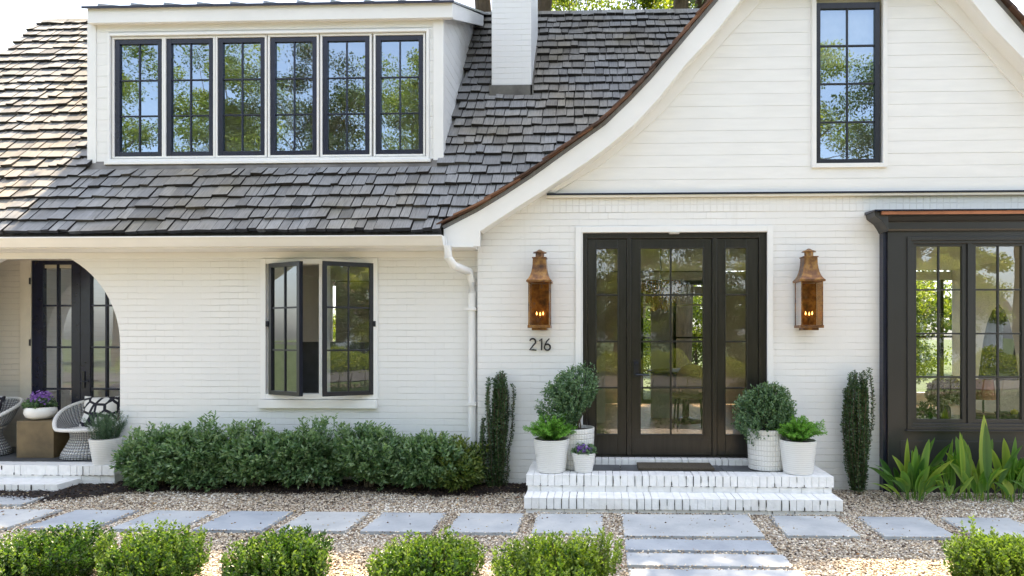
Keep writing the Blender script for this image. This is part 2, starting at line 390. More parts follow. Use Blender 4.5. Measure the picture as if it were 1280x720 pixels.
nt.links.new(ramp(nt, vo.outputs['Distance'], [(.10, (.012,.012,.02)), (.13, (.72,.71,.68))]), p.inputs['Base Color']); p.inputs['Roughness'].default_value = .85; M['cushion'] = m
def pot_mat(name, sx, sz):
    m, nt, p, _ = new_mat(name); tc = N(nt, 'TexCoord')
    sp = N(nt, 'SeparateXYZ'); nt.links.new(tc.outputs['Object'], sp.inputs[0])
    def band(src, per):
        a_ = N(nt, 'Math', operation='MULTIPLY'); a_.inputs[1].default_value = 2*math.pi/per; nt.links.new(src, a_.inputs[0])
        s_ = N(nt, 'Math', operation='SINE'); nt.links.new(a_.outputs[0], s_.inputs[0])
        q = N(nt, 'Math', operation='ABSOLUTE'); nt.links.new(s_.outputs[0], q.inputs[0]); return q.outputs[0]
    h = band(sp.outputs[2], sz)
    if sx:
        at2 = N(nt, 'Math', operation='ARCTAN2'); nt.links.new(sp.outputs[1], at2.inputs[0]); nt.links.new(sp.outputs[0], at2.inputs[1])
        q = band(at2.outputs[0], sx); mn = N(nt, 'Math', operation='MINIMUM'); nt.links.new(h, mn.inputs[0]); nt.links.new(q, mn.inputs[1]); h = mn.outputs[0]
    nt.links.new(ramp(nt, h, [(0, (.60,.58,.53)), (.3, (.80,.79,.755))]), p.inputs['Base Color'])
    p.inputs['Roughness'].default_value = .4; bump(nt, p, ramp(nt, h, [(0, (0,)*3), (.45, (1,)*3)]), .8, .006); return m
M['rib_pot'] = pot_mat('ribbed_pot', None, .038)
M['weave_pot'] = pot_mat('basketweave_pot', .30, .10)

# ------------------------------------------------------------------ leaves
def unit(v): return v/np.maximum(np.linalg.norm(v, axis=-1, keepdims=True), 1e-9)
def leaves(name, mat, parent, P, D, L, W, rnd, fold=.25):
    """P leaf bases, D directions, L/W lengths and widths (arrays); two folded halves each"""
    n = len(P); D = unit(D); r = unit(rng.normal(size=(n,3))); S = unit(np.cross(D, r)); Nn = np.cross(S, D)
    L = np.broadcast_to(L, n)[:, None]; W = np.broadcast_to(W, n)[:, None]
    mid = P+D*L*.5
    V = np.stack([P, mid+S*W*.5+Nn*W*fold, P+D*L, mid-S*W*.5+Nn*W*fold], 1).reshape(-1, 3)
    b = np.arange(n)[:, None]*4
    Fa = np.concatenate([b+[0,1,2], b+[0,2,3]], 0)
    return np_mesh(name, V, Fa, mat, parent, np.repeat(rnd, 4))

def lumpy(dirs, k=7, amp=.18, seed=0):
    g = np.random.default_rng(seed); c = unit(g.normal(size=(k,3))); s = g.uniform(-1, 1, k)
    return 1+amp*(np.exp(-(1-dirs@c.T)*5)*s).sum(1)

def sprig_bush(parent, mat, c, r, n_sprig, per, sl, L, W, seed, up=.5, amp=.25, fname='foliage', jit=.25, lo=-.35, fill=.35, bright=0):
    """a bush of sprigs: leaves in whorls along short shoots that end on a lumpy outline; fill: shoots that end inside"""
    g = np.random.default_rng(seed)
    d = unit(g.normal(size=(n_sprig*3, 3))); d = d[d[:, 2] > lo][:n_sprig]; n = len(d)
    rad = lumpy(d, 12, amp, seed)*(1-np.where(g.random(n) < fill, g.uniform(.1, .6, n), g.uniform(0, .12, n))) + g.normal(size=n)*.02
    tip = np.array(c)+d*np.array(r)*rad[:, None]
    ax = unit(d*np.array([1,1,.8])+np.array([0,0,up])+g.normal(size=(n,3))*jit)
    t = np.linspace(0, 1, per)
    P = tip[:, None, :]-ax[:, None, :]*sl*(1-t)[None, :, None]
    P = P.reshape(-1, 3)+g.normal(size=(n*per,3))*.004
    A = np.repeat(ax, per, 0); side = unit(np.cross(A, g.normal(size=A.shape)))
    D = A*.75+side*.85
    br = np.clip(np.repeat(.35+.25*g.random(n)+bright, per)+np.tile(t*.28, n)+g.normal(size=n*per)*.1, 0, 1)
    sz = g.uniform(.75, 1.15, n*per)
    return leaves(fname, mat, parent, P, D, L*sz, W*sz, br)

def stems(parent, c, r, n, base_r=.006, seed=0, name='stem', spread=.25):
    g = np.random.default_rng(seed); mb = MB()
    for i in range(n):
        d = unit(g.normal(size=3)*np.array([1,1,.3])+np.array([0,0,1.0]))
        b = np.array([c[0]+g.normal()*r[0]*.12, c[1]+g.normal()*r[1]*.12, c[2]-r[2]*spread])
        e = np.array(c)+d*np.array(r)*.8
        mid = (b+e)/2+g.normal(size=3)*.02
        mb.tube([b, mid, e], [base_r, base_r*.7, base_r*.3], 5)
    return mb.build(name, M['stem'], parent)

def tree(label, base, crowns, mat, leaf=.14, per=150, clumps=80, group=None, seed=1, trunk_r=.28, name='broadleaf_tree', cr=.75):
    t = empty(name, label, 'tree', base, group=group)
    g = np.random.default_rng(seed); mb = MB(); bx, by, bz = base
    tot = []
    for (cx_, cy_, cz_, rx, ry, rz) in crowns:
        lx, ly, lz = cx_-bx, cy_-by, cz_-bz
        mb.tube([(0,0,0), (lx*.15, ly*.15, lz*.35), (lx*.5, ly*.5, lz*.7), (lx, ly, lz)], [trunk_r, trunk_r*.8, trunk_r*.55, trunk_r*.2], 9)
        d = unit(g.normal(size=(clumps,3))); q = g.random(clumps)**.45
        cc = np.array([lx,ly,lz])+d*np.array([rx,ry,rz])*(q*lumpy(d, 9, .3, seed))[:, None]
        for k in range(0, clumps, 4):
            a_ = np.array([lx,ly,lz])*.85; m_ = (a_+cc[k])/2+g.normal(size=3)*.2
            mb.tube([a_, m_, cc[k]], [trunk_r*.25, trunk_r*.12, trunk_r*.04], 5)
        rad = g.uniform(.6, 1.2, clumps)*cr
        dd = unit(g.normal(size=(clumps, per, 3)))*(g.random((clumps, per, 1))**.5)
        P = cc[:, None, :]+dd*rad[:, None, None]*np.array([1.15,1.15,.7])
        br = np.clip(g.uniform(.15, .7, clumps)[:, None]+g.normal(size=(clumps, per))*.15+dd[..., 2]*.1, 0, 1)
        tot.append((P.reshape(-1, 3), br.ravel()))
    mb.build('trunk', M['bark'], t, smooth=True)
    P = np.concatenate([a for a, _ in tot]); br = np.concatenate([b for _, b in tot])
    sz = g.uniform(.7, 1.2, len(P))
    leaves('crown', mat, t, P, g.normal(size=P.shape)+[0,0,-.3], leaf*sz, leaf*.6*sz, br)
    return t
#@@STRUCTURE
def gz(Y):      # the ground rises gently to the house
    return float(np.interp(Y, [-2.2, -1.0, 0.0], [0.0, .02, .055]))

# ------------------------------------------------------------------ ground
def sheet(name, xs, ys, zf, mat, kind='structure'):
    nx, ny = len(xs), len(ys)
    V = np.array([(x, y, zf(x, y)) for y in ys for x in xs]); i = np.arange(nx-1)[None, :]+np.arange(ny-1)[:, None]*nx
    i = i.ravel(); Fa = np.stack([i, i+1, i+1+nx, i+nx], 1)
    return tag(np_mesh(name, V, Fa, mat, smooth=True), kind=kind)
sheet('ground', [-300, -60, -20, 20, 60, 300], [-300, -60, -20, 0, 20, 60, 300], lambda x, y: -.06, M['grass'])
sheet('road', [-200, 200], [-20.5, -14.5], lambda x, y: -.03, M['asphalt'])
sheet('planting_bed', [-30, 30], [-13.5, -4.5], lambda x, y: -.04, M['bedsoil'])
sheet('gravel_bed', list(np.linspace(-10, 9, 60)), list(np.linspace(-4.6, .3, 50)), lambda x, y: gz(y)+.006*math.sin(x*3.1)*math.sin(y*4.3), M['gravel'])
# loose stones lying on the gravel bed
n = 125000
px_ = rng.uniform(-6.8, 4.6, n); py_ = -.05-4.0*rng.random(n)**1.05
keep = (np.abs(px_) < (py_-CAMY)*.93+.4); px_, py_ = px_[keep], py_[keep]; n = len(px_)
pz_ = np.interp(py_, [-2.2, -1.0, 0.0], [0.0, .02, .055])+.006*np.sin(px_*3.1)*np.sin(py_*4.3)
sz = rng.uniform(.0045, .0115, n); oc = np.array([(1,0,0),(0,1,0),(-1,0,0),(0,-1,0),(.1,.1,.75),(0,0,-.6)])
ang = rng.uniform(0, 6.28, n); ca, sa = np.cos(ang), np.sin(ang)
V = np.repeat(oc[None], n, 0)*(1+rng.normal(size=(n,6,3))*.22); V[:, :, 0] *= rng.uniform(1, 1.6, n)[:, None]
V = V*sz[:, None, None]; vx = V[:,:,0]*ca[:,None]-V[:,:,1]*sa[:,None]; vy = V[:,:,0]*sa[:,None]+V[:,:,1]*ca[:,None]
V = np.stack([vx+px_[:,None], vy+py_[:,None], V[:,:,2]+pz_[:,None]+.003], 2).reshape(-1, 3)
fo = np.array([(0,1,4),(1,2,4),(2,3,4),(3,0,4),(1,0,5),(2,1,5),(3,2,5),(0,3,5)])
tag(np_mesh('gravel', V, (np.arange(n)[:,None,None]*6+fo[None]).reshape(-1, 3), M['pebble'], rnd=np.repeat(np.clip(rng.random(n)+.16*np.sin(px_*2.3+np.sin(py_*3)*1.5)*np.sin(py_*2.9+px_)+.0, 0, 1), 6)), 'tan and brown pea gravel around the pale paving slabs', kind='stuff')

# mulch bed: low mounded strip along the wall, widening towards the porch step on the left
def mulch_front(x):
    w = .05*math.sin(x*5)+.03*math.sin(x*13+1)
    if x < -4.3: return -.33-min(1, (-4.3-x)/1.3)*.42+w
    return -.33+w*.6
xs = np.linspace(-6.4, -.72, 190); V = []; Fa = []
for i, x in enumerate(xs):
    yf = mulch_front(x)
    for j in range(9):
        q = j/8; y = yf+(.14-yf)*q
        V.append((x, y, gz(y)-.01+.045*min(1, q*3)+.006*math.sin(x*31+y*17)+.004*math.sin(x*77-y*53)))
for i in range(len(xs)-1):
    for j in range(8): Fa.append((i*9+j, (i+1)*9+j, (i+1)*9+j+1, i*9+j+1))
tag(np_mesh('mulch_bed', V, Fa, M['mulch'], smooth=True), kind='structure')
n = 15000; cx_ = rng.uniform(-6.3, -.74, n); fr = np.array([mulch_front(x) for x in cx_]); q = rng.random(n)*1.06-.06
cy_ = fr+(.10-fr)*q; czz = np.interp(cy_, [-2.2,-1,0], [0,.02,.055])+.035*np.clip(q*3, 0, 1)+.004
D = rng.normal(size=(n,3))*[1,1,.25]
leaves('mulch', M['mulch'], None, np.stack([cx_, cy_, czz], 1), D, rng.uniform(.015, .04, n), rng.uniform(.006, .012, n), np.where(rng.random(n) < .05, 1.0, rng.random(n)*.85), .1)
tag(bpy.data.objects['mulch'], 'dark brown shredded mulch under the wall shrubs', kind='stuff')
# a few dry leaves blown over the gravel
n = 900; lx = rng.uniform(-6, 4, n); ly = -.35-3.4*rng.random(n)**.8
leaves('leaf_litter', M['litter'], None, np.stack([lx, ly, np.interp(ly, [-2.2,-1,0], [0,.02,.055])+.014], 1), rng.normal(size=(n,3))*[1,1,.12], rng.uniform(.015, .05, n), rng.uniform(.008, .018, n), rng.random(n), .15)
tag(bpy.data.objects['leaf_litter'], 'scattered dry brown leaves on the gravel', kind='stuff')

# ------------------------------------------------------------------ house
house = empty('house', 'white painted brick cottage with grey shake roof and black windows', 'house', (0, 0, 0))
YL = .12                                    # plane of the left wall; the door wall is Y = 0
XC = X(597, 0); XLEFT = -8.05
TH = R(51.4); EY, EZ = -.25, 2.666
RY, RZ = 2.62, 2.666+2.87*math.tan(TH)
def roof_z(Y): return EZ+(Y-EY)*math.tan(TH)
# left wall with arch and window opening
ac = at(32, 430, YL); ar = X(150, YL)-ac[0]
arch = [(ac[0]-ar, .1), (ac[0]+ar, .1)]+[(ac[0]+ar*math.cos(t), ac[1]+ar*math.sin(t)*1.0) for t in np.linspace(0, math.pi, 40)]
wx0, wx1, wz0, wz1 = X(328, YL), X(470, YL), Z(400, 497, YL), Z(400, 325, YL)
mb = MB(); mb.prism([[(XLEFT, 0), (XC+.02, 0), (XC+.02, 2.64), (XLEFT, 2.64)], arch, [(wx0, wz0), (wx0, wz1), (wx1, wz1), (wx1, wz0)]], YL, YL+.26)
mb.box(XLEFT, XLEFT+.2, YL+.26, 5.5, 0, 2.64); mb.box(XLEFT, -1.3, 5.3, 5.5, 0, .9)
mb.box(XLEFT, -6.4, 5.3, 5.5, .9, 2.64); mb.box(-4.9, -3.4, 5.3, 5.5, .9, 2.64); mb.box(-2.2, -1.3, 5.3, 5.5, .9, 2.64)
mb.build('brick_wall', M['brick'], house)
# door wall
BZ = Z(900, 247, 0)
dx0, dx1, dz1 = X(727, 0), X(961, 0), Z(840, 289, 0)
XR = 6.7
bx0 = X(1107, 0)
mb = MB(); mb.prism([[(XC, 0), (dx0, 0), (dx0, dz1), (dx1, dz1), (dx1, 0), (bx0+.1, 0), (bx0+.1, BZ-.1), (XR, BZ-.1), (XR, BZ), (XC, BZ)]], 0, .26)
mb.box(XR-.2, XR, .26, 5.5, 0, BZ); mb.box(XC, XC+.16, .26, YL+.3, 0, BZ)
mb.box(-1.3, .2, 5.3, 5.5, 0, 2.8); mb.box(.2, 2.6, 5.3, 5.5, 2.65, 2.8); mb.box(2.6, 3.0, 5.3, 5.5, 0, 2.8); mb.box(3.0, 6.5, 5.3, 5.5, 0, .6); mb.box(3.0, 6.5, 5.3, 5.5, 2.65, 2.8)
mb.box(.2, 2.6, 5.3, 5.5, 0, .40)
mb.build('brick_wall', M['brick'], house)
mb = MB(); zs = Z(900, 262, 0); mb.box(XC+.22, XR, -.004, .01, zs-.02, BZ-.002); mb.build('soldier_course', M['soldier'], house)
mb = MB(); mb.box(X(684, 0), XR, -.045, 0, BZ, BZ+.028); mb.build('band_moulding', M['cream'], house, bevel=.005)
mb = MB(); mb.box(X(684, 0), XR, -.055, 0, BZ+.030, BZ+.045); mb.build('band_flashing', M['navy'], house)

# sweeping gable: outline of the bargeboard measured on its own plane
GY = -.2
outer_px = [(554.5,286.7),(573,276.7),(595.5,265.5),(629,245.5),(664,223),(709,190),(757,160),(789,124+6),(813,103),(849,57+5),(882,20),(899,0)]
outer_px = [(554.5,286.7),(573,277),(595.5,265.5),(629,245.5),(664,222.5),(709,190),(757,156),(789,125),(813,100),(849,58),(882,19),(899,-1)]
inner_px = [(600,308),(600,289),(640,263),(682,236.5),(733,203),(760,183),(793,155.5),(822,124.5),(855.5,82.5),(895.5,39),(926,0)]
outer = [at(a, b, GY) for a, b in outer_px]; inner = [at(a, b, GY) for a, b in inner_px]
ZT = 5.36
def ext(p, q, z): return (q[0]+(q[0]-p[0])/(q[1]-p[1])*(z-q[1]), z)
outer.append(ext(outer[-3], outer[-1], ZT)); inner.append(ext(inner[-3], inner[-1], ZT))
XM = (at(899, 0, GY)[0]+at(1238, 0, GY)[0])/2
def mir(l): return [(2*XM-a, b) for a, b in l]
foot = at(554.5, 308, GY)
def xc(z):       # left roof outline: x at height z
    zs_ = [p[1] for p in outer]; xs_ = [p[0] for p in outer]; return float(np.interp(z, zs_, xs_))
Lb = [foot]+outer+inner[::-1]
for l in (Lb, mir(Lb)):
    mb = MB(); mb.prism([l], GY, GY+.035); mb.build('bargeboard', M['trim'], house, bevel=.003)
# soffit behind the bargeboard, and the frieze board flat on the siding
def offs(l, d):
    out = []
    for i, p in enumerate(l):
        a, b = l[max(i-1, 0)], l[min(i+1, len(l)-1)]; t = Vector((b[0]-a[0], b[1]-a[1])).normalized(); out.append((p[0]+t.y*d, p[1]-t.x*d))
    return out
sof_in = [at(a, b, GY) for a, b in inner_px[1:]]+[inner[-1]]
sof_out = offs(sof_in, -.03)
for f_ in (lambda l: l, mir):
    mb = MB(); mb.prism([f_(sof_in+sof_out[::-1])], GY+.035, 0); mb.build('soffit', M['trim'], house)
fr_px = [(693,241.5),(751,207),(790,175.5),(820,149),(835.5,133),(861,104),(885.5,74),(913,43),(944.5,10),(955,-2)]
fr = [at(a, b, 0) for a, b in fr_px]; fr.append(ext(fr[-3], fr[-1], ZT))
sof_w = [p for p in sof_in if p[1] > BZ+.0]
frie = fr+[(p[0]-.02, p[1]+.01) for p in sof_w[::-1]]
frie[-1] = (frie[-1][0], max(frie[-1][1], BZ+.046))
for f_ in (lambda l: l, mir):
    mb = MB(); mb.prism([f_(frie)], -.022, 0); mb.build('frieze_board', M['trim'], house, bevel=.002)
def xf(z): return float(np.interp(z, [p[1] for p in fr], [p[0] for p in fr]))
# lap siding: each board a real board, thicker at its lower edge
def boards(mb, rows, left, right, Y, sgn=-1, axis='x', t0=.0045, t1=.0035, x_base=0):
    for z0, z1 in rows:
        l0, l1, r0, r1 = left(z0), left(z1), right(z0), right(z1)
        if r0-l0 < .01 and r1-l1 < .01: continue
        a0 = t0+random.uniform(-.001, .001)
        q = [(l0, a0, z0), (r0, a0, z0), (max(r1, l1+.001), t1, z1), (l1, t1, z1)]
        def P(u, d, z): return (u, Y-d, z) if axis == 'x' else (x_base+sgn*d, u, z)
        mb.add([P(*p) for p in q]+[P(p[0], -.01, p[2]) for p in q], [(0,1,2,3), (7,6,5,4), (0,4,5,1), (1,5,6,2), (2,6,7,3), (3,7,4,0)])
gwx0, gwx1, gwz0, gwz1 = X(1014, 0), X(1108, 0), Z(1060, 210, 0), Z(1060, -6, 0)
zr_ = Z(900, 224, 0); pitch = .1255
mb = MB(); rows = []
z = zr_
rows.append((BZ+.046, zr_-.003))
while z < ZT+.3: rows.append((z, min(z+pitch-.0022, ZT+.4))); z += pitch
R_ = lambda z: 2*XM-xf(z)
boards(mb, [r for r in rows if r[0] < gwz0 < r[1]+.001 or r[1] <= gwz0], xf, R_, 0)
hi = [r for r in rows if r[0] >= gwz0-.0]
boards(mb, hi, xf, lambda z: gwx0, 0); boards(mb, hi, lambda z: gwx1, R_, 0)
mb.build('siding', M['siding'], house)
mb = MB(); gp = [(XC+.3, BZ)]+[(xf(z_)-.15, z_) for z_ in np.linspace(BZ+.1, ZT, 12)]+[(2*XM-xf(z_)+.15, z_) for z_ in np.linspace(ZT, BZ+.1, 12)]+[(2*XM-XC-.3, BZ)]
mb.prism([gp, [(gwx0, gwz0), (gwx0, gwz1+.06), (gwx1, gwz1+.06), (gwx1, gwz0)]], .002, .2); mb.build('gable_wall', M['siding'], house)
# unseen gable top, clipped to level its ground shadow; hip and roof behind
ol = outer[-1][0]; orr = 2*XM-ol; ZR2 = ZT+(XM-ol)*1.15
mb = MB(); mb.box(ol, orr, GY, GY+.035, ZT-.16, ZT+.0); mb.build('bargeboard', M['trim'], house)
mb = MB()
mb.add([(ol-.05,GY-.05,ZT),(orr+.05,GY-.05,ZT),(XM,1.0,ZR2),(XM,5.6,ZR2),(ol-.05,5.6,ZT),(orr+.05,5.6,ZT),(ol,GY,ZT-.05),(orr,GY,ZT-.05),(ol,5.6,ZT-.05),(orr,5.6,ZT-.05)],
       [(0,1,2),(0,2,3,4),(1,5,3,2),(4,3,5),(6,8,9,7),(0,6,7,1),(0,4,8,6),(1,7,9,5),(4,5,9,8)], .3)
mb.build('roof', M['shingle'], house)
# swept roof slab with its layered shake edge
def sweep(l, t, y0, y1, mat, name):
    o2 = offs(l, -t); mb = MB(); mb.prism([l+o2[::-1]], y0, y1, a=.35); return mb.build(name, mat, house)
base_l = [(p[0], p[1]+.004) for p in outer]
for f_ in (lambda l: l, mir):
    l = f_(base_l); s_ = 1 if f_(outer)[0][0] < XM else -1
    sweep(l, .035*s_, GY-.0, 5.5, M['shingle'], 'roof')
    cum = [0]
    for i in range(1, len(l)): cum.append(cum[-1]+math.dist(l[i], l[i-1]))
    def pos(s): 
        s = max(0, min(s, cum[-1])); return (float(np.interp(s, cum, [p[0] for p in l])), float(np.interp(s, cum, [p[1] for p in l])))
    mb = MB(); mb2 = MB(); s = -.02
    while s < cum[-1]:
        Ln = .42; k = 6; low = [pos(s+Ln*i/k) for i in range(k+1)]
        if s < 0: low[0] = (l[0][0]-.03*s_, l[0][1]-.02)
        o_lo = offs(low, -.036*s_)
        o_hi = [(a[0]+(b[0]-a[0])*1, a[1]+(b[1]-a[1])*1) for a, b in zip(o_lo, offs(low, -(.036+.026)*s_))]
        th = [(.026*(1-i/k)+.004) for i in range(k+1)]
        base_o = .036+np.array([.024*(1-i/k) for i in range(k+1)])
        lo2 = [offs(low, -float(base_o[i])*s_)[i] for i in range(k+1)]; hi2 = [offs(low, -float(base_o[i]+.016)*s_)[i] for i in range(k+1)]
        yj = GY-.035-random.uniform(0, .03)
        mb.prism([lo2+hi2[::-1]], yj, .02, a=random.random())
        y = .02
        while y < 5.4:
            w = random.uniform(.09, .2); mb2.prism([lo2+hi2[::-1]], y+.004, min(y+w, 5.5), a=random.random()); y += w
        s += .178
    mb.build('shake_edge', M['cedar'], house); mb2.build('roof_shakes', M['shingle'], house)

# main roof: deck, back slope and every shake of the front slope
ct, st = math.cos(TH), math.sin(TH)
roof = MB()
prof = [(EY+.02, EZ-.05), (EY+.02, EZ-.025), (RY, RZ-.03), (2*RY-EY, EZ-.03), (2*RY-EY, EZ-.09), (RY, RZ-.12)]
# leave the deck open below the dormer room
DX0, DX1, DY = X(110, .46), X(553, .46), .46
def deck(x0, x1, pr): roof.prism([pr], x0, x1, 'yz', a=.1)
deck(XLEFT-.1, DX0, prof); deck(DX1, -1.60, prof); deck(-1.60, XC-.05, [(-.14, roof_z(-.14)-.05), (-.14, roof_z(-.14)-.03)]+prof[2:])
deck(XC-.05, 2.0, [(.3, roof_z(.3)-.08), (.3, roof_z(.3)-.03), (RY, RZ-.03), (2*RY-EY, EZ-.03), (2*RY-EY, EZ-.09), (RY, RZ-.12)])
deck(DX0, DX1, [(EY+.02, EZ-.05), (EY+.02, EZ-.025), (DY, roof_z(DY)-.03), (DY, roof_z(DY)-.12)])
deck(DX0, DX1, [(RY-.2, roof_z(RY-.2)-.03), (RY, RZ-.03), (2*RY-EY, EZ-.03), (2*RY-EY, EZ-.09), (RY-.2, RZ-.4)])
roofo = roof.build('roof', M['shingle'], house)
mb = MB(); ex = .178; nrow = int(4.62/ex)+1
drift = {}
for i in range(nrow):
    s0 = i*ex; x = XLEFT-.14+random.uniform(-.05, 0)
    Yr = EY+s0*ct; zr = EZ+s0*st
    xmax = (-1.585 if Yr < -.17 else xc(min(zr, ZT))+.16+max(0, zr-ZT)*.8)
    wv = [random.uniform(-.008, .008) for _ in range(8)]
    while x < xmax:
        w = random.choice([random.uniform(.08, .13), random.uniform(.12, .21)]); x1 = min(x+w, xmax)
        if x1-x < .03: break
        xm_ = (x+x1)/2
        inside = xm_ > DX0 and xm_ < DX1 and Yr+.1 > DY
        if not inside:
            sj = s0+random.gauss(0, .007)+.006*math.sin(xm_*1.7+i*2.1); Ls = .40
            if s0+Ls > 4.6: Ls = max(.05, 4.6-s0)
            if xm_ > DX0 and xm_ < DX1 and EY+(sj+Ls)*ct > DY: Ls = max(.06, (DY-EY)/ct-sj-.01)
            t = random.uniform(.032, .046); lift = .024+random.uniform(0, .014); g_ = .005+random.uniform(0, .008); sk = random.gauss(0, .002)
            tl = random.uniform(-.003, .003)
            P = []
            for (xx, e) in ((x+g_/2, tl), (x1-g_/2, -tl)):
                for (ss, nn) in ((sj+e+sk, lift), (sj+e+sk, lift+t+e), (sj+Ls, .0), (sj+Ls, .006)):
                    P.append((xx, EY+ss*ct-nn*st, EZ+ss*st+nn*ct))
            av = min(1, max(.16, random.gauss(.46, .115)))
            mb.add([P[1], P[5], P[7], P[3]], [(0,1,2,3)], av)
            mb.add(P, [(0,4,5,1), (3,7,6,2), (0,1,3,2), (4,6,7,5)], 0.0 if random.random() < .85 else .06)  # dark end grain, with course and gap shade put into the colour too
        x = x1
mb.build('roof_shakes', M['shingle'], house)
mb = MB()
x = XLEFT-.14
while x < 2.2:
    w = random.uniform(.3, .45); 
    mb.prism([[(RY-.16, RZ-.16*1.25+.035), (RY, RZ+.05), (RY+.16, RZ-.16*1.25+.035), (RY+.16, RZ-.16*1.25), (RY, RZ), (RY-.16, RZ-.16*1.25)]], x, x+w+.02, 'yz', a=random.uniform(.5, 1)); x += w
mb.build('ridge_cap', M['shingle'], house)

# eave: gutter, fascia, soffit, downspout
gx1 = X(553, -.33)
gt, gb = Z(300, 295, -.36), Z(300, 307, -.36)
mb = MB(); gp = [(-.24, gt), (-.24, gb), (-.30, gb), (-.325, gb+.03), (-.355, gt-.028), (-.372, gt-.012), (-.372, gt), (-.36, gt), (-.36, gt-.012), (-.29, gb+.02), (-.25, gb+.02), (-.25, gt)]
mb.prism([gp], XLEFT-.05, gx1, 'yz'); mb.prism([[(-.24, gt), (-.24, gb), (-.30, gb), (-.325, gb+.03), (-.355, gt-.028), (-.372, gt-.012), (-.372, gt)]], gx1, gx1+.004, 'yz')
gut = mb.build('gutter', M['trim'], house, bevel=.002)
mb = MB(); mb.box(XLEFT, gx1+.02, -.24, -.215, gb-.01, EZ-.03); mb.box(XLEFT, XC-.002, -.215, YL, gb-.005, gb+.02); mb.box(XLEFT, XC-.002, YL-.03, YL, gb-.07, gb-.006); mb.build('eave_trim', M['trim'], house, bevel=.002)
dpx = X(590, YL-.05)
p0 = at(561, 309, -.30)
mb = MB(); e1 = at(563, 322, -.28); e2 = at(585, 343, YL-.06)
mb.tube([(p0[0]-.01, -.30, gb+.0), (e1[0]-.02, -.29, e1[1]), (e1[0]+.03, -.26, e1[1]-.08), (dpx-.03, YL-.08, e2[1]+.03), (dpx, YL-.05, e2[1]-.08), (dpx, YL-.05, e2[1]-.2), (dpx, YL-.05, .22), (dpx+.0, YL-.07, .16), (dpx+.0, YL-.2, .12)], [.042]*9, 10)
for zz in (1.9, .9): mb.box(dpx-.05, dpx+.05, YL-.1, YL, zz, zz+.03)
mb.build('downspout', M['trim'], house, smooth=True)

# windows ---------------------------------------------------------------
def sash(parent, x0, x1, z0, z1, Y, st_, xs_, zs_, mf, mg, mt=.018, dep=.045, loc=(0,0,0), rz=0, top=None, bot=None, name='sash'):
    top = top or st_; bot = bot or st_
    mb = MB(); ox, oy = (loc[0], loc[1]) if (loc[0] or loc[1]) else (0, 0)
    A = lambda a,b,c,d,e,f: mb.box(a, b, c, d, e, f)
    A(x0, x0+st_, Y, Y+dep, z0, z1); A(x1-st_, x1, Y, Y+dep, z0, z1)
    A(x0+st_, x1-st_, Y+.001, Y+dep-.001, z1-top, z1); A(x0+st_, x1-st_, Y+.001, Y+dep-.001, z0, z0+bot)
    for q in xs_: A(q-mt/2, q+mt/2, Y+.010, Y+dep-.010, z0+bot, z1-top)
    for q in zs_: A(x0+st_, x1-st_, Y+.011, Y+dep-.011, q-mt/2, q+mt/2)
    o = mb.build(name, mf, parent, bevel=.002, loc=loc, rz=rz)
    g = MB(); yy = Y+dep/2; g.add([(x0+st_*.8, yy, z0+bot*.8), (x1-st_*.8, yy, z0+bot*.8), (x1-st_*.8, yy, z1-top*.8), (x0+st_*.8, yy, z1-top*.8)], [(0,1,2,3)])
    p = g.build('pane', mg, parent, loc=loc, rz=rz)
    return o, p
def frame(mb, x0, x1, z0, z1, w, y0, y1, bottom=True):
    mb.box(x0, x0+w, y0, y1, z0, z1); mb.box(x1-w, x1, y0, y1, z0, z1); mb.box(x0+w, x1-w, y0+.001, y1-.001, z1-w, z1)
    if bottom: mb.box(x0+w, x1-w, y0+.001, y1-.001, z0, z0+w)

# ground-floor casement, both leaves open outward
mb = MB(); frame(mb, X(325.5, YL-.02), X(472, YL-.02), Z(400, 499, YL-.02), Z(400, 323, YL-.02), .055, YL-.02, YL+.12)
cx0, cx1 = X(336, YL), X(468, YL); cz0, cz1 = Z(400, 493, YL), Z(400, 329.5, YL)
frame(mb, cx0-.03, cx1+.03, cz0-.03, cz1+.02, .025, YL+.02, YL+.14)
mb.box(X(398.5, YL), X(406.5, YL), YL+.0, YL+.14, cz0, cz1)
mb.box(X(325.5, YL)-.0, X(472, YL), YL-.045, YL, Z(400, 510, YL), Z(400, 499.5, YL))
win = mb.build('window', M['trim'], house, bevel=.003)
lw = .50
def zl(k): return cz0+.03+(cz1-cz0-.06)*k
for (hx, sgn) in ((X(337.5, YL), 1), (X(467, YL), -1)):
    w = .515; x0_, x1_ = (0, w) if sgn > 0 else (-w, 0)
    sash(win, x0_, x1_, cz0, cz1, -.02, .045, [(x0_+x1_)/2], [zl(1/3), zl(2/3)], M['black'], M['glass'], loc=(hx, YL-.0, 0), rz=-sgn*R(29))
for px1 in (335, 469):
    mb = MB(); mb.box(X(px1, YL)-.012, X(px1, YL)+.012, YL-.03, YL+.01, 1.73, 1.79); mb.build('hinge', M['black'], win)

# gable window
mb = MB(); frame(mb, gwx0, gwx1, gwz0, gwz1+.05, .045, -.03, .02)
win = mb.build('window', M['trim'], house, bevel=.003)
sx0, sx1, sz0, sz1 = X(1019.5, .0), X(1100, .0), Z(1060, 204, 0), Z(1060, 3, 0)
sash(win, sx0, sx1, sz0, sz1, .0, .05, [(sx0+sx1)/2], [Z(1060, q, 0) for q in (152, 104, 56.4)], M['black'], M['glass_up'], top=.06, bot=.045)
# roman shade with a fringe behind it
mb = MB(); shx0, shx1 = sx0-.05, sx1+.05; zz0 = Z(1060, 84, .12); mb.box(shx0, shx1, .075, .09, zz0+.07, sz1+.1)
k = shx0
while k < shx1: mb.box(k, k+.008, .08, .086, zz0+random.uniform(-.006, .006), zz0+.07); k += .016
mb.build('fringed_shade', M['linen'], win)

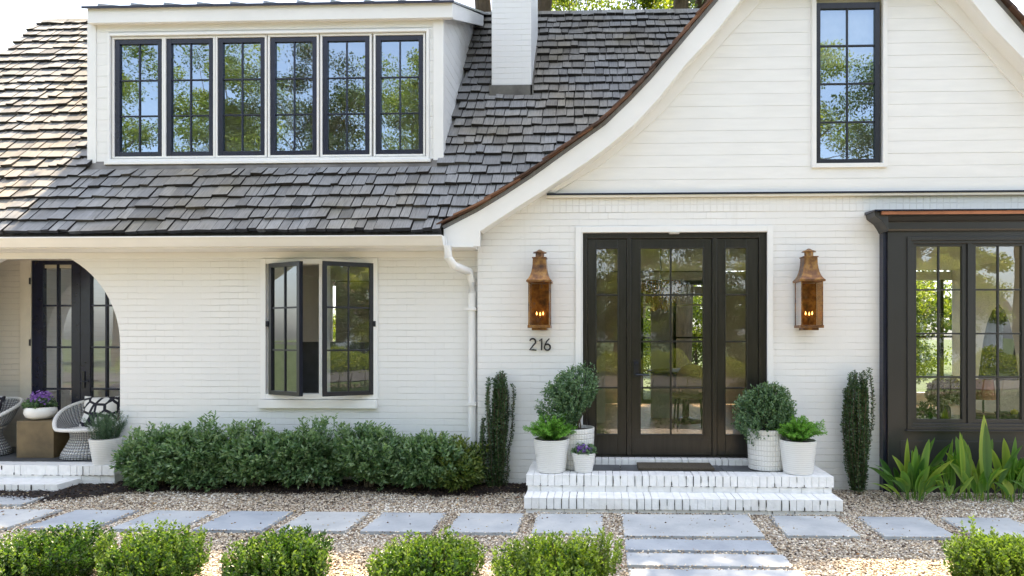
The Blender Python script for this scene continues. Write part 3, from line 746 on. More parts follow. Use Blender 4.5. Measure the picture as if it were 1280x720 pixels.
# dormer ---------------------------------------------------------------
dz0 = roof_z(DY)-.02; DTZ = Z(330, 26, DY-.02)
DTOP = Z(330, 7, .38)
wpx = [(143, 202.5), (207.5, 266.5), (272, 331), (337.5, 396), (403, 462), (469.5, 529)]
ox0, ox1, oz0, oz1 = X(139.5, DY), X(532, DY), Z(330, 196.5, DY), Z(330, 44, DY)
mb = MB(); mb.prism([[(DX0+.01, dz0), (DX1-.01, dz0), (DX1-.01, DTOP), (DX0+.01, DTOP)], [(ox0, oz0), (ox0, oz1), (ox1, oz1), (ox1, oz0)]], DY+.006, DY+.11)
roofline = lambda Y: DTOP+.02+(Y-.38)*(RZ-.0-DTOP-.02)/(RY-.38)
for xx, w in ((DX0+.005, .09), (DX1-.095, .09)):
    mb.prism([[(DY+.11, dz0-.1), (DY+.11, roofline(DY+.11)-.04), (RY-.1, roofline(RY-.1)-.04)]], xx, xx+w, 'yz')
dw = mb.build('dormer_wall', M['siding'], house)
mb = MB(); cw = .10
# corner boards, casing, boards left, right and above the windows
for a_, b_ in ((DX0, DX0+cw), (DX1-cw, DX1)): mb.box(a_, b_, DY-.014, DY+.02, dz0, DTZ)
mb.box(DX0+cw, DX1-cw, DY-.010, DY+.006, dz0, oz0-.07)
mb.box(DX1-.02, DX1+.014, DY-.013, DY+.09, dz0-.02, DTZ)
mb.build('corner_board', M['trim'], dw, bevel=.003)
rows = []; z = oz0-.06
while z < DTZ: rows.append((z, z+.1228)); z += .125
mb = MB()
cas0, cas1, casz0, casz1 = X(136, DY), X(537, DY), oz0-.045, Z(330, 40, DY)
low = [r for r in rows if r[0] < casz1-.06]; top_ = [r for r in rows if r[0] >= casz1-.06]
boards(mb, low, lambda z: DX0+cw+.002, lambda z: cas0-.001, DY+.003, t0=.0045); boards(mb, low, lambda z: cas1+.001, lambda z: DX1-cw-.002, DY+.003, t0=.0045)
boards(mb, top_, lambda z: DX0+cw+.002, lambda z: DX1-cw-.002, DY+.003, t0=.0045)
rows2 = []; z = dz0-.05
while z < RZ: rows2.append((z, z+.1228)); z += .125
sl_ = (roofline(RY)-roofline(DY))/(RY-DY)
def syl(z): return max(DY+.085, DY+(z-(roofline(DY)-.15))/sl_)
def syr(z): return EY+(z-EZ)/math.tan(TH)+.06
boards(mb, rows2, syl, lambda z: max(syr(z), syl(z)), 0, 1, 'y', x_base=DX1-.005)
boards(mb, rows2, syl, lambda z: max(syr(z), syl(z)), 0, -1, 'y', x_base=DX0+.005)
mb.build('siding', M['siding'], dw)
mb = MB(); frame(mb, cas0, cas1, casz0, casz1, .03, DY-.03, DY+.0)
mb.box(cas0-.02, cas1+.02, DY-.05, DY+.0, casz0-.035, casz0-.001)
mb.build('casing', M['trim'], dw, bevel=.003)
for i, (a_, b_) in enumerate(wpx):
    x0_, x1_ = X(a_, DY), X(b_, DY)
    mb = MB(); frame(mb, x0_-.022, x1_+.022, oz0, oz1-.0, .02, DY-.005, DY+.09)
    win = mb.build('window', M['trim'], house)
    zz0, zz1 = oz0+.02, oz1-.02; gap = (zz1-zz0-.12)/3
    o_, p_ = sash(win, x0_, x1_, zz0, zz1, DY+.008, .055, [(x0_+x1_)/2], [zz0+.06+gap, zz0+.06+2*gap], M['navy'], M['glass_up'], mt=.016)
# dormer roof
FX0, FX1 = X(111, .40), X(566, .40)
mb = MB(); mb.box(FX0, FX1, .38, .42, DTOP-.165, DTOP); 
for a_, b_ in ((FX1-.03, FX1), (FX0, FX0+.03)):
    mb.prism([[(.42, DTOP-.165), (.42, roofline(.42)-.022), (RY-.25, roofline(RY-.25)-.022), (RY-.25, roofline(RY-.25)-.17)]], a_, b_, 'yz')
mb.box(FX0+.03, FX1-.03, .42, DY+.01, DTOP-.15, DTOP-.13)
mb.build('fascia', M['trim'], dw, bevel=.003)
mb = MB(); mb.prism([[(.35, roofline(.35)-.02), (.35, roofline(.35)), (RY+.1, roofline(RY+.1)+.03), (RY+.1, roofline(RY+.1))]], FX0-.04, FX1+.02, 'yz')
k = FX0+.13
while k < FX1: mb.prism([[(.36, roofline(.36)), (.36, roofline(.36)+.035), (RY, roofline(RY)+.065), (RY, roofline(RY))]], k, k+.016, 'yz'); k += .378
mb.build('metal_roof', M['metal'], dw)
mb = MB(); mb.prism([[(.345, roofline(.35)-.022), (.345, roofline(.35)+.004), (.352, roofline(.35)+.004), (.352, roofline(.35)-.022)]], FX0-.045, FX1+.025, 'yz'); mb.build('roof_edge', M['navy'], dw)
mb = MB(); mb.prism([[(DY-.10, roof_z(DY-.1)+.03), (DY-.0, roof_z(DY)+.06), (DY+.01, roof_z(DY)-.02), (DY-.1, roof_z(DY-.1)+.02)]], DX0-.02, DX1+.05, 'yz'); mb.build('apron_flashing', M['lead'], dw)
# dormer room (plaster box, open only to the windows)
mb = MB(); mb.box(DX0+.1, DX1-.1, DY+.11, 2.6, dz0-.02, dz0+.03); mb.box(DX0+.1, DX1-.1, 2.3, 2.36, dz0, 5.75)
mb.box(DX0+.1, DX1-.1, DY+.11, 2.4, DTOP-.12, DTOP-.08); mb.box(DX0+.1, DX0+.13, DY+.11, 2.3, dz0, DTOP); mb.box(DX1-.13, DX1-.1, DY+.11, 2.3, dz0, DTOP)
mb.box(-3.9, -3.85, 1.3, 2.3, dz0, DTOP)
mb.build('room_lining', M['plaster'], dw)

# chimney
CY0, CY1 = 1.256, 2.15
chx0, chx1 = X(614.5, CY0), X(664, CY0)
mb = MB(); mb.box(chx0, chx1, CY0, CY1, 4.0, 7.9); ch = mb.build('chimney', M['chim_brick'], house, bevel=.006)
mb = MB(); zf_ = Z(640, 107, CY0); mb.box(chx0-.025, chx1+.03, CY0-.03, CY0+.1, roof_z(CY0)-.15, zf_)
mb.prism([[(CY0-.03, roof_z(CY0-.03)-.05), (CY0-.03, zf_), (CY0+.03, zf_), (CY1-.3, roof_z(CY1-.3)+.12), (CY1, roof_z(CY1)+.05), (CY1, roof_z(CY1)-.1)]], chx1-.01, chx1+.018, 'yz')
mb.prism([[(CY0-.16, roof_z(CY0-.16)+.03), (CY0-.0, roof_z(CY0)+.07), (CY0-.0, roof_z(CY0)-.02), (CY0-.16, roof_z(CY0-.16))]], chx0-.09, chx1+.1, 'yz')
mb.build('flashing', M['lead'], ch, bevel=.004)

# entry door ---------------------------------------------------------------
DYP = .05
mb = MB(); frame(mb, X(719.5, 0), X(966, 0), .33, Z(840, 283, 0), .06, -.02, .0, False)
e0, e1, ez = dx0, dx1, dz1
mb.box(e0-.0, e0+.012, -.018, DYP+.1, .33, ez); mb.box(e1-.012, e1, -.018, DYP+.1, .33, ez); mb.box(e0+.012, e1-.012, -.017, DYP+.1, ez-.012, ez+.0)
mb.build('door_casing', M['trim'], house, bevel=.003)
zb = Z(840, 573, DYP)
D = lambda px_, py_: at(px_, py_, DYP)
fx0, fx1 = e0+.012, e1-.012; fz1 = ez-.012
mb = MB()
mb.box(fx0, X(734, DYP), DYP-.02, DYP+.08, zb, fz1); mb.box(X(948, DYP), fx1, DYP-.02, DYP+.08, zb, fz1)
mb.box(X(734, DYP), X(948, DYP), DYP-.019, DYP+.08, Z(840, 298, DYP), fz1)
mb.box(X(783.5, DYP), X(789, DYP), DYP-.02, DYP+.08, zb+.02, Z(840, 298, DYP)); mb.box(X(890, DYP), X(896, DYP), DYP-.02, DYP+.08, zb+.02, Z(840, 298, DYP))
mb.box(fx0, fx1, -.0205, DYP+.08, zb-.04, .384)
mb.build('door_frame', M['doorwood'], house, bevel=.004)
hz = [Z(840, q, DYP) for q in (368.6, 427, 485)]
def slab(name, pxa, pxb, ga, gb_, vx, mg):
    x0_, x1_, zt, zbm = X(pxa, DYP), X(pxb, DYP), Z(840, 298, DYP)-.004, zb+.004
    g0, g1, gt_, gb2 = X(ga, DYP), X(gb_, DYP), Z(840, 310.5, DYP), Z(840, 543, DYP)
    mb = MB(); y0, y1 = DYP, DYP+.05
    mb.box(x0_, g0, y0, y1, zbm, zt); mb.box(g1, x1_, y0, y1, zbm, zt); mb.box(g0, g1, y0+.001, y1-.001, gt_, zt); mb.box(g0, g1, y0+.001, y1-.001, zbm, gb2)
    mt = .018
    for v in vx: mb.box(X(v, DYP)-mt/2, X(v, DYP)+mt/2, y0+.008, y1-.008, gb2, gt_)
    for q in hz: mb.box(g0, g1, y0+.009, y1-.009, q-mt/2, q+mt/2)
    frame(mb, g0-.012, g1+.012, gb2-.012, gt_+.012, .012, y0-.008, y0+.002)
    if name == 'front_door': mb.box(x0_+.02, x1_-.02, y0-.004, y0, zbm+.03, gb2-.05)
    o = mb.build(name, M['doorwood'], house, bevel=.003)
    g = MB(); g.add([(g0-.005, y0+.025, gb2-.005), (g1+.005, y0+.025, gb2-.005), (g1+.005, y0+.025, gt_+.005), (g0-.005, y0+.025, gt_+.005)], [(0,1,2,3)]); g.build('pane', mg, o)
    return o
slab('sidelight', 734.3, 783.2, 745.8, 771.9, [], M['glass_door']); slab('sidelight', 896.3, 947.7, 907, 933, [], M['glass_door'])
fd = slab('front_door', 789.3, 889.7, 801, 878.8, [838.7], M['glass_door'])
mb = MB(); hx, hzz = D(795, 462); mb.box(hx-.025, hx+.025, DYP-.014, DYP, hzz-.075, hzz+.10); mb.tube([(hx, DYP-.01, hzz-.05), (hx, DYP-.055, hzz-.05), (hx+.13, DYP-.055, hzz-.052)], .009, 8); mb.lathe([(.0, 0), (.02, 0), (.02, .02), (0, .02)], (hx, DYP-.02, hzz+.055), 12)
mb.build('handle', M['black'], fd, bevel=.002)
mb = MB(); mb.lathe([(.0, 0), (.05, .0), (.06, .012), (.0, .012)], (at(843, 289, .0)[0], .02, ez-.026), 20); mb.build('soffit_lamp', M['trim'], house)

# bay on the right ---------------------------------------------------------------
BY = -.12; b0, b1 = X(1110, BY), X(1110, BY)+3.25
W = lambda px_, py_: at(px_, py_, BY)
fz0, fz1_ = W(1200, 535.5)[1], W(1200, 298)[1]; fxa = W(1135.5, 400)[0]
ct_ = W(1200, 289)[1]
pitchx = X(1215.5, BY)-X(1141, BY); sw = X(1210, BY)-X(1141, BY)
mb = MB(); b1 = X(1141, BY)+4*pitchx+.27
mb.prism([[(b0, .02), (b1, .02), (b1, ct_+.02), (b0, ct_+.02)], [(fxa+.05, fz0+.05), (fxa+.05, fz1_-.05), (b1-.25, fz1_-.05), (b1-.25, fz0+.05)]], BY, BY+.1)
mb.box(b0, b0+.1, BY+.1, .1, .02, ct_+.02); mb.box(b1-.1, b1, BY+.1, .1, .02, ct_+.02)
bay = mb.build('bay_surround', M['bay'], house, bevel=.004)
mb = MB(); mb.box(b0-.035, b0-.001, BY+.03, .0, .03, ct_); mb.build('corner_strip', M['navy'], bay)
mb = MB(); frame(mb, fxa-.015, b1-.235, fz0-.015, fz1_+.015, .035, BY-.015, BY+.002); mb.box(fxa-.03, b1-.22, BY-.03, BY+.0, fz0-.03, fz0-.016)
mb.box(b0+.12, b1-.12, BY-.006, BY, .2, W(1200, 551)[1])
mb.build('trim', M['bay'], bay, bevel=.004)
# cornice
cz1_ = W(1200, 266)[1]; cx0_ = X(1093, BY-.1)
mb = MB(); cp = [(BY, ct_), (BY-.02, ct_), (BY-.03, ct_+.02), (BY-.03, ct_+.09), (BY-.05, ct_+.10), (BY-.085, ct_+.135), (BY-.12, ct_+.15), (BY-.12, cz1_), (.0, cz1_), (0, ct_)]
mb.prism([cp], b0-.04, b1+.1, 'yz')
mb.prism([[(b0-.04, ct_-.01), (b0-.06, ct_+.03), (b0-.10, ct_+.09), (cx0_+.01, ct_+.14), (cx0_, cz1_), (b0-.04, cz1_)]], BY-.10, -.0)
mb.build('cornice', M['bay'], bay, bevel=.004)
mb = MB(); mb.box(cx0_+.06, b1+.08, BY-.125, -.0, cz1_-.035, cz1_-.003); mb.build('copper_strip', M['copper_plain'], bay)
mb = MB(); mb.prism([[(BY-.14, cz1_), (BY-.14, cz1_+.012), (.0, cz1_+.03), (0, cz1_)]], cx0_-.01, b1+.12, 'yz'); mb.build('drip_edge', M['navy'], bay)
wz = [W(1175, q)[1] for q in (471.5, 417, 362)]
for i in range(4):
    x0_ = X(1141, BY)+i*pitchx; x1_ = x0_+sw
    mb = MB(); frame(mb, x0_-.02, x1_+.02, fz0+.03, fz1_-.0, .02, BY+.012, BY+.08); mb.box(x1_+.0, x1_+pitchx-sw, BY+.004, BY+.07, fz0+.03, fz1_)
    win = mb.build('window', M['bay'], house, bevel=.002)
    sash(win, x0_, x1_, W(1175, 530)[1], W(1175, 302)[1], BY+.02, .045, [(x0_+x1_)/2], wz, M['bay'], M['glass'], mt=.017)

# rooms behind the glass ---------------------------------------------------------------
mb = MB(); mb.box(-1.1, 6.45, .30, 5.3, .30, .385); mb.build('room_floor', M['oak'], house)
mb = MB(); mb.box(-5.0, -1.45, .4, 5.3, .30, .385); mb.build('room_floor', M['oak'], house)
mb = MB(); mb.box(XLEFT+.2, -5.0, 1.6, 5.3, .20, .285); mb.build('room_floor', M['oak'], house)
mb = MB(); mb.box(-1.1, 6.45, .27, 5.3, 2.82, 2.88); mb.box(-1.12, -1.08, .3, 5.3, .385, 2.82); mb.box(2.78, 2.86, 1.5, 5.3, .385, 2.82); mb.box(2.78, 2.86, .3, .9, .385, 2.82); mb.box(6.4, 6.45, .3, 5.3, .385, 2.82)
mb.box(-1.0, .1, 2.6, 2.7, .385, 2.82)
mb.build('room_wall', M['plaster'], house)
mb = MB(); mb.box(-5.0, -1.45, .39, 5.3, 2.66, 2.7); mb.box(-5.02, -4.95, .4, 5.3, .385, 2.7); mb.box(-1.5, -1.42, .4, 5.3, .385, 2.7); mb.build('room_wall', M['iwhite'], house)
for xa_, xb_ in ((2.3, 2.75), (.1, .42)):
    mb = MB(); mb.box(xa_, xb_, 5.2, 5.24, .4, 2.8); mb.build('curtain', M['linen'], house)
mb = MB(); frame(mb, .2, 2.6, .4, 2.65, .06, 5.3, 5.36)
for q in (.8, 1.4, 2.0): mb.box(q-.025, q+.025, 5.3, 5.36, .46, 2.59)
for q in (1.0, 1.6, 2.2): mb.box(.26, 2.54, 5.305, 5.355, q-.015, q+.015); mb.build('garden_door', M['iwhite'], house)
mb = MB()
for q in range(5): mb.box(3.0+q*.8, 3.05+q*.8, 5.3, 5.36, .6, 2.65)
mb.box(3.0, 6.4, 5.3, 5.36, 1.6, 1.64); mb.build('back_window_frame', M['black'], house)
# door casing and white panel seen inside the entry
mb = MB(); mb.box(.80, 1.12, 3.2, 3.28, .385, 2.25); mb.box(.80, 2.4, 3.2, 3.28, 2.25, 2.38); mb.box(2.25, 2.4, 3.2, 3.28, .385, 2.25); mb.build('inner_door_casing', M['iwhite'], house)
# porch
PZ = .277
pyb = 1.0
mb = MB(); mb.box(XLEFT+.2, -6.98, pyb, pyb+.15, 0, 2.62); mb.box(-7.0, -5.0, pyb, pyb+.15, 2.46, 2.62); mb.box(-5.15, -4.95, YL+.26, pyb+.15, 0, 2.62); mb.build('porch_wall', M['porch_brick'], house)
mb = MB(); mb.box(XLEFT+.2, -5.0, YL+.2, pyb+.1, 2.55, 2.6); mb.build('porch_ceiling', M['cream'], house)
dxa = X(34, pyb); dxb = X(42, pyb)
mb = MB(); mb.box(dxa-.06, dxb, pyb-.04, pyb, PZ, 2.62); mb.build('porch_door_casing', M['cream'], house, bevel=.004)
for i in range(2):
    x0_ = dxb+.003 if i == 0 else X(102.5, pyb)+.003; x1_ = X(102.5, pyb) if i == 0 else X(163, pyb)
    gl_, gr_ = (X(56, pyb), X(91.5, pyb)) if i == 0 else (X(115, pyb), X(152, pyb))
    zs_ = [Z(80, q, pyb) for q in (382, 434, 486)]
    mb = MB(); y0, y1 = pyb-.03, pyb+.03; zt = Z(80, 318, pyb); gt_ = Z(80, 331, pyb)
    mb.box(x0_, gl_, y0, y1, PZ+.01, zt+.1); mb.box(gr_, x1_, y0, y1, PZ+.01, zt+.1); mb.box(gl_, gr_, y0+.001, y1-.001, gt_, zt+.1); mb.box(gl_, gr_, y0+.001, y1-.001, PZ+.01, .62)
    mv = X(73.5, pyb) if i == 0 else X(134, pyb)
    mb.box(mv-.012, mv+.012, y0+.01, y1-.01, .62, gt_)
    for q in zs_: mb.box(gl_, gr_, y0+.011, y1-.011, q-.012, q+.012)
    o = mb.build('porch_door', M['navy'], house, bevel=.003)
    g = MB(); g.add([(gl_, pyb, .62), (gr_, pyb, .62), (gr_, pyb, gt_), (gl_, pyb, gt_)], [(0,1,2,3)]); g.build('pane', M['glass'], o)
    if i == 1:
        h = MB(); h.box(x0_+.03, x0_+.06, y0-.012, y0, 1.0, 1.2); h.tube([(x0_+.045, y0-.01, 1.08), (x0_+.045, y0-.05, 1.08), (x0_+.14, y0-.05, 1.08)], .008, 8); h.build('handle', M['black'], o)
for q in (2.3, 1.55, .7):
    mb = MB(); mb.tube([(dxb-.008, pyb-.045, q-.04), (dxb-.008, pyb-.045, q+.04)], .01, 8); mb.build('hinge', M['black'], house)
#@@THINGS

# ------------------------------------------------------------------ steps, porch floor, paving
def rowlock(mb, x0, x1, y0, y1, z0, z1, w=.0677, along='x', j=.003):
    x = x0; n_ = max(1, round((x1-x0)/w)); w = (x1-x0)/n_
    for i in range(n_):
        a, b = x0+i*w, x0+(i+1)*w; g_ = random.choice([.0007, .001, .001, .0015, .003, .0045]); dy, dz = random.uniform(-j, j), random.uniform(-j*.5, j*.5)
        if along == 'x': mb.box(a+g_, b-g_, y0+dy, y1, z0, z1+dz)
        else: mb.box(y0+dy, y1, a+g_, b-g_, z0, z1+dz)
def course(mb, x0, x1, y0, y1, z0, z1, j=.0025):
    x = x0-random.uniform(0, .1)
    while x < x1:
        a, b = max(x, x0), min(x+.203, x1)
        if b-a > .02: mb.box(a+.0015, b-.0015, y0+random.uniform(-j, j), y1, z0+.001, z1-.001)
        x += .203
SX0, SX1, UX0, UX1 = X(655, -.905), X(1054, -.905), X(657.5, -.675), X(1042.5, -.675)
UY, LY, UZ, LZ_ = -.675, -.905, .325, .165
es = empty('entry_steps', 'two white painted brick steps with dark joints below the front door', 'steps', ((SX0+SX1)/2, -.5, gz(-.5)))
mb = MB(); rowlock(mb, UX0, UX1, UY, UY+.2, UZ-.1, UZ); rowlock(mb, UY+.2, -.002, UX0, UX0+.2, UZ-.1, UZ, along='y'); rowlock(mb, UY+.2, -.002, UX1-.2, UX1, UZ-.1, UZ, along='y')
utr = mb.build('upper_tread', M['step_brick'], es, bevel=.006)
mb = MB(); course(mb, UX0+.012, UX1-.012, UY+.018, UY+.2, UZ-.168, UZ-.1); mb.box(UX0+.014, UX0+.2, UY+.2, -.002, UZ-.168, UZ-.101); mb.box(UX1-.2, UX1-.014, UY+.2, -.002, UZ-.168, UZ-.101); mb.build('riser', M['step_brick'], es, bevel=.004)
mb = MB(); rowlock(mb, SX0, SX1, LY, UY+.05, LZ_-.1, LZ_); ltr = mb.build('lower_tread', M['step_brick'], es, bevel=.007)
mb = MB(); course(mb, SX0+.015, SX1-.02, LY+.02, LY+.2, -.02, LZ_-.101); mb.box(SX0+.015, SX0+.2, LY+.2, -.01, -.02, LZ_-.102); mb.box(SX1-.2, SX1-.02, LY+.2, -.01, -.02, LZ_-.102); bcr = mb.build('base_course', M['step_brick'], es, bevel=.004)
mb = MB(); mb.box(SX0+.03, SX1-.03, LY+.009, LY+.06, LZ_-.095, LZ_-.012); mb.box(SX0+.03, SX1-.03, LY+.03, -.01, -.02, LZ_-.012); mb.box(UX0+.03, UX1-.03, UY+.026, -.004, 0, UZ-.02); mb.box(UX0+.03, UX1-.03, UY+.008, UY+.026, UZ-.095, UZ-.01); mb.build('joint_core', M['mortar'], es)
def join_marks(o, mb2, mat2):
    bm = bmesh.new(); bm.from_mesh(o.data); o.data.materials.append(mat2)
    vs_ = [bm.verts.new(v) for v in mb2.v]
    for f in mb2.f:
        try: bm.faces.new([vs_[i] for i in f]).material_index = 1
        except ValueError: pass
    bm.to_mesh(o.data); bm.free()
def grime(x0, x1, yf, z0, z1, p=.42, w=.0677):
    n_ = max(1, round((x1-x0)/w)); w = (x1-x0)/n_; mb = MB()
    for i in range(1, n_):
        if random.random() < p:
            x = x0+i*w; k = random.random(); h_ = (z1-z0); ww = random.uniform(.0025, .0055)
            a, b = (z0+h_*random.uniform(.3, .7), z1-.006) if k < .35 else ((z0, z0+h_*random.uniform(.2, .5)) if k < .6 else (z0, z1-.008))
            m_ = (a+b)/2; mb.prism([[(x-ww*.5, a), (x+ww*.5, a), (x+ww*random.uniform(.5, 1.3), m_), (x+ww*.3, b), (x-ww*.6, b), (x-ww*random.uniform(.4, 1.2), m_)]], yf-.0045, yf+.01)
        if random.random() < .5: x = x0+i*w; mb.box(x-random.uniform(.004, .02), x+random.uniform(.004, .02), yf-.001, yf+.02, z0-.004, z0+.001)
    return mb
join_marks(ltr, grime(SX0, SX1, LY, LZ_-.1, LZ_, .6), M['grimeblack']); join_marks(utr, grime(UX0, UX1, UY, UZ-.1, UZ, .38), M['grimeblack'])
join_marks(bcr, grime(SX0+.02, SX1-.02, LY+.017, 0.0, LZ_-.101, .3, .203), M['grimeblack'])
# slate tiles of the landing
mb = MB(); x = UX0+.2
for w in (.42, .28, .62, .38, .45, .33, .4):
    x1 = min(x+w, UX1-.2)
    if x1 > x+.03: mb.box(x+.003, x1-.003, UY+.2, -.13, UZ-.03, UZ-.006+random.uniform(-.001, .001))
    x = x1
mb.build('slate_tiles', M['slate'], es, bevel=.002)
mb = MB(); rowlock(mb, dx0-.06, dx1+.04, -.13, -.022, UZ-.05, .376, w=.0677, j=.001); mb.build('door_sill', M['step_brick'], es, bevel=.004)
mb = MB(); mb.box(dx0+.01, dx1-.01, DYP-.0, .3, UZ-.05, zb-.05); mb.build('sill_core', M['mortar'], es)

ps = empty('porch_steps', 'white painted brick porch platform and low step under the arch', 'steps', (-6.6, -.1, gz(-.1)))
PX1 = X(143, -.15); LX1 = X(72, -.42)
mb = MB(); rowlock(mb, -8.0, PX1, -.15, .05, PZ-.1, PZ); rowlock(mb, .05, YL, PX1-.2, PX1, PZ-.1, PZ, along='y'); ptr = mb.build('platform_edge', M['step_brick'], ps, bevel=.006)
mb = MB(); course(mb, -8, PX1-.01, -.132, .05, PZ-.168, PZ-.1); course(mb, -8, PX1-.012, -.130, .05, PZ-.236, PZ-.168); mb.box(PX1-.2, PX1-.012, .05, YL, 0, PZ-.102); mb.build('riser', M['step_brick'], ps, bevel=.004)
mb = MB(); rowlock(mb, -8, LX1, -.42, -.12, .04, .14); plt = mb.build('lower_tread', M['step_brick'], ps, bevel=.007)
mb = MB(); course(mb, -8, LX1-.015, -.40, -.2, -.02, .04); mb.build('base_course', M['step_brick'], ps, bevel=.004)
mb = MB(); mb.box(-8, PX1-.02, -.11, YL, 0, PZ-.02); mb.box(-8, LX1-.02, -.39, -.11, 0, .125); mb.build('joint_core', M['mortar'], ps)
join_marks(ptr, grime(-8, PX1, -.15, PZ-.1, PZ, .2), M['grimeblack']); join_marks(plt, grime(-8, LX1, -.42, .04, .14, .45), M['grimeblack'])
mb = MB()
xx = -7.8
while xx < -5.1:
    for (ya, yb) in ((.05, .45), (.455, 1.0)): mb.box(xx+.003, min(xx+.5, -5.08)-.003, ya, yb, PZ-.05, PZ-.004)
    xx += .5
mb.build('slate_tiles', M['slate'], ps)

def stone(label, pts, z, th=.045, group='pale bluestone paving slabs'):
    cxm = sum(p[0] for p in pts)/len(pts); cym = sum(p[1] for p in pts)/len(pts)
    mb = MB(); q = [(a-cxm+random.uniform(-.004, .004), b-cym+random.uniform(-.004, .004)) for a, b in pts]
    mb.prism([q], 0, th, 'xy'); o = mb.build('paving_slab', M['bluestone'], bevel=.004); o.location = (cxm, cym, z-th)
    o.rotation_euler = (random.uniform(-.003, .003), random.uniform(-.003, .003), 0)
    return tag(o, label, 'paving slab', group)
s_top, s_bot, s_h = -.965, -1.54, .58
lefts = [(-.545, 'square slab just left of the wide walkway slab, below the left end of the entry steps'), (-1.245, 'square slab below the left columnar holly, second left of the walkway'),
         (-1.945, 'square slab right of the middle of the wall shrubs, third left of the walkway'), (-2.645, 'square slab in front of the open casement window, fourth left of the walkway'),
         (-3.345, 'square slab in front of the wall shrubs left of the casement, fifth left of the walkway'), (-4.045, 'square slab in front of the left end of the wall shrubs, sixth left of the walkway'),
         (-4.78, 'square slab seen above the gap between the two left boxwoods, seventh left of the walkway'), (-5.50, 'square slab lying at the corner of the mulch bed, near the left edge')]
for x0, lb in lefts:
    stone('pale bluestone '+lb, [(x0, s_bot), (x0+s_h, s_bot), (x0+s_h, s_top), (x0, s_top)], gz(-1.2)+.022)
stone('pale bluestone slab against the low porch step at the left edge', [(-6.3, -.85), (-5.42, -.85), (-5.42, -.52), (-6.3, -.52)], gz(-.7)+.022)
stone('pale bluestone slab cut by the left edge of the photo, before the mulch', [(-6.2, s_bot), (-5.62, s_bot), (-5.62, s_top), (-6.2, s_top)], gz(-1.2)+.022)
for x0, w, lb in ((1.51, .58, 'square slab just right of the wide walkway slab'), (2.275, .58, 'square slab in front of the right columnar holly'), (3.0, .60, 'square slab in front of the broad-leaved plants'), (3.76, .6, 'square slab partly behind the right corner boxwood')):
    stone('pale bluestone '+lb, [(x0, s_bot), (x0+w, s_bot), (x0+w, s_top), (x0, s_top)], gz(-1.2)+.022)
for ya, yb, x1_, lb in ((-.955, -1.585, 1.325, 'wide walkway slab nearest the entry steps, the deepest of the walkway'), (-1.655, -1.915, 1.335, 'narrow walkway slab, second from the steps'), (-1.975, -2.235, 1.36, 'narrow walkway slab, third from the steps, half in sun'), (-2.30, -2.9, 1.39, 'sunlit walkway slab at the bottom edge of the photo')):
    stone('pale bluestone '+lb, [(.205, yb), (x1_, yb), (x1_, ya), (.205, ya)], gz((ya+yb)/2)+.024)

# stray stones and leaves kicked onto the slabs
E_ = []
for o_ in bpy.data.objects:
    if o_.name.startswith('paving_slab'):
        c_ = [(v.co.x+o_.location.x, v.co.y+o_.location.y) for v in o_.data.vertices][:4]
        for a_, b_ in zip(c_, c_[1:]+c_[:1]):
            k_ = int(math.dist(a_, b_)*55)
            for _ in range(k_):
                u_ = random.random(); E_.append((a_[0]+(b_[0]-a_[0])*u_+random.gauss(0, .012), a_[1]+(b_[1]-a_[1])*u_+random.gauss(0, .012)))
E_ = np.array(E_); n = len(E_); ez_ = np.interp(E_[:,1], [-2.2, -1.0, 0.0], [0.0, .02, .055])+.024; sz = rng.uniform(.005, .010, n)
V = oc[None]*(1+rng.normal(size=(n,6,3))*.2)*sz[:,None,None]+np.stack([E_[:,0],E_[:,1],ez_],1)[:,None,:]
tag(np_mesh('gravel', V.reshape(-1,3), (np.arange(n)[:,None,None]*6+fo[None]).reshape(-1, 3), M['pebble'], rnd=np.repeat(rng.random(n), 6)), 'pebbles spilling over the edges of the paving slabs', kind='stuff')
n = 260; kx = rng.uniform(-5.8, 4.2, n); ky = np.where(rng.random(n) < .7, rng.uniform(-1.54, -.97, n), rng.uniform(-2.5, -1, n)); on = (ky > -1.54)
kz = np.interp(ky, [-2.2, -1.0, 0.0], [0.0, .02, .055])+.028
sz = rng.uniform(.004, .010, n); V = oc[None]*(1+rng.normal(size=(n,6,3))*.2)*sz[:,None,None]+np.stack([kx,ky,kz],1)[:,None,:]
tag(np_mesh('gravel', V.reshape(-1,3), (np.arange(n)[:,None,None]*6+fo[None]).reshape(-1, 3), M['pebble'], rnd=np.repeat(rng.random(n)*.7, 6)), 'stray pebbles kicked up on the paving slabs', kind='stuff')
mb = MB(); mx0, mx1 = X(797, -.32), X(891, -.32); mb.box(mx0, mx1, -.42, -.135, UZ-.004, UZ+.022)
tag(mb.build('door_mat', M['mat'], bevel=.004), 'brown coir mat lying before the front door', 'door mat')

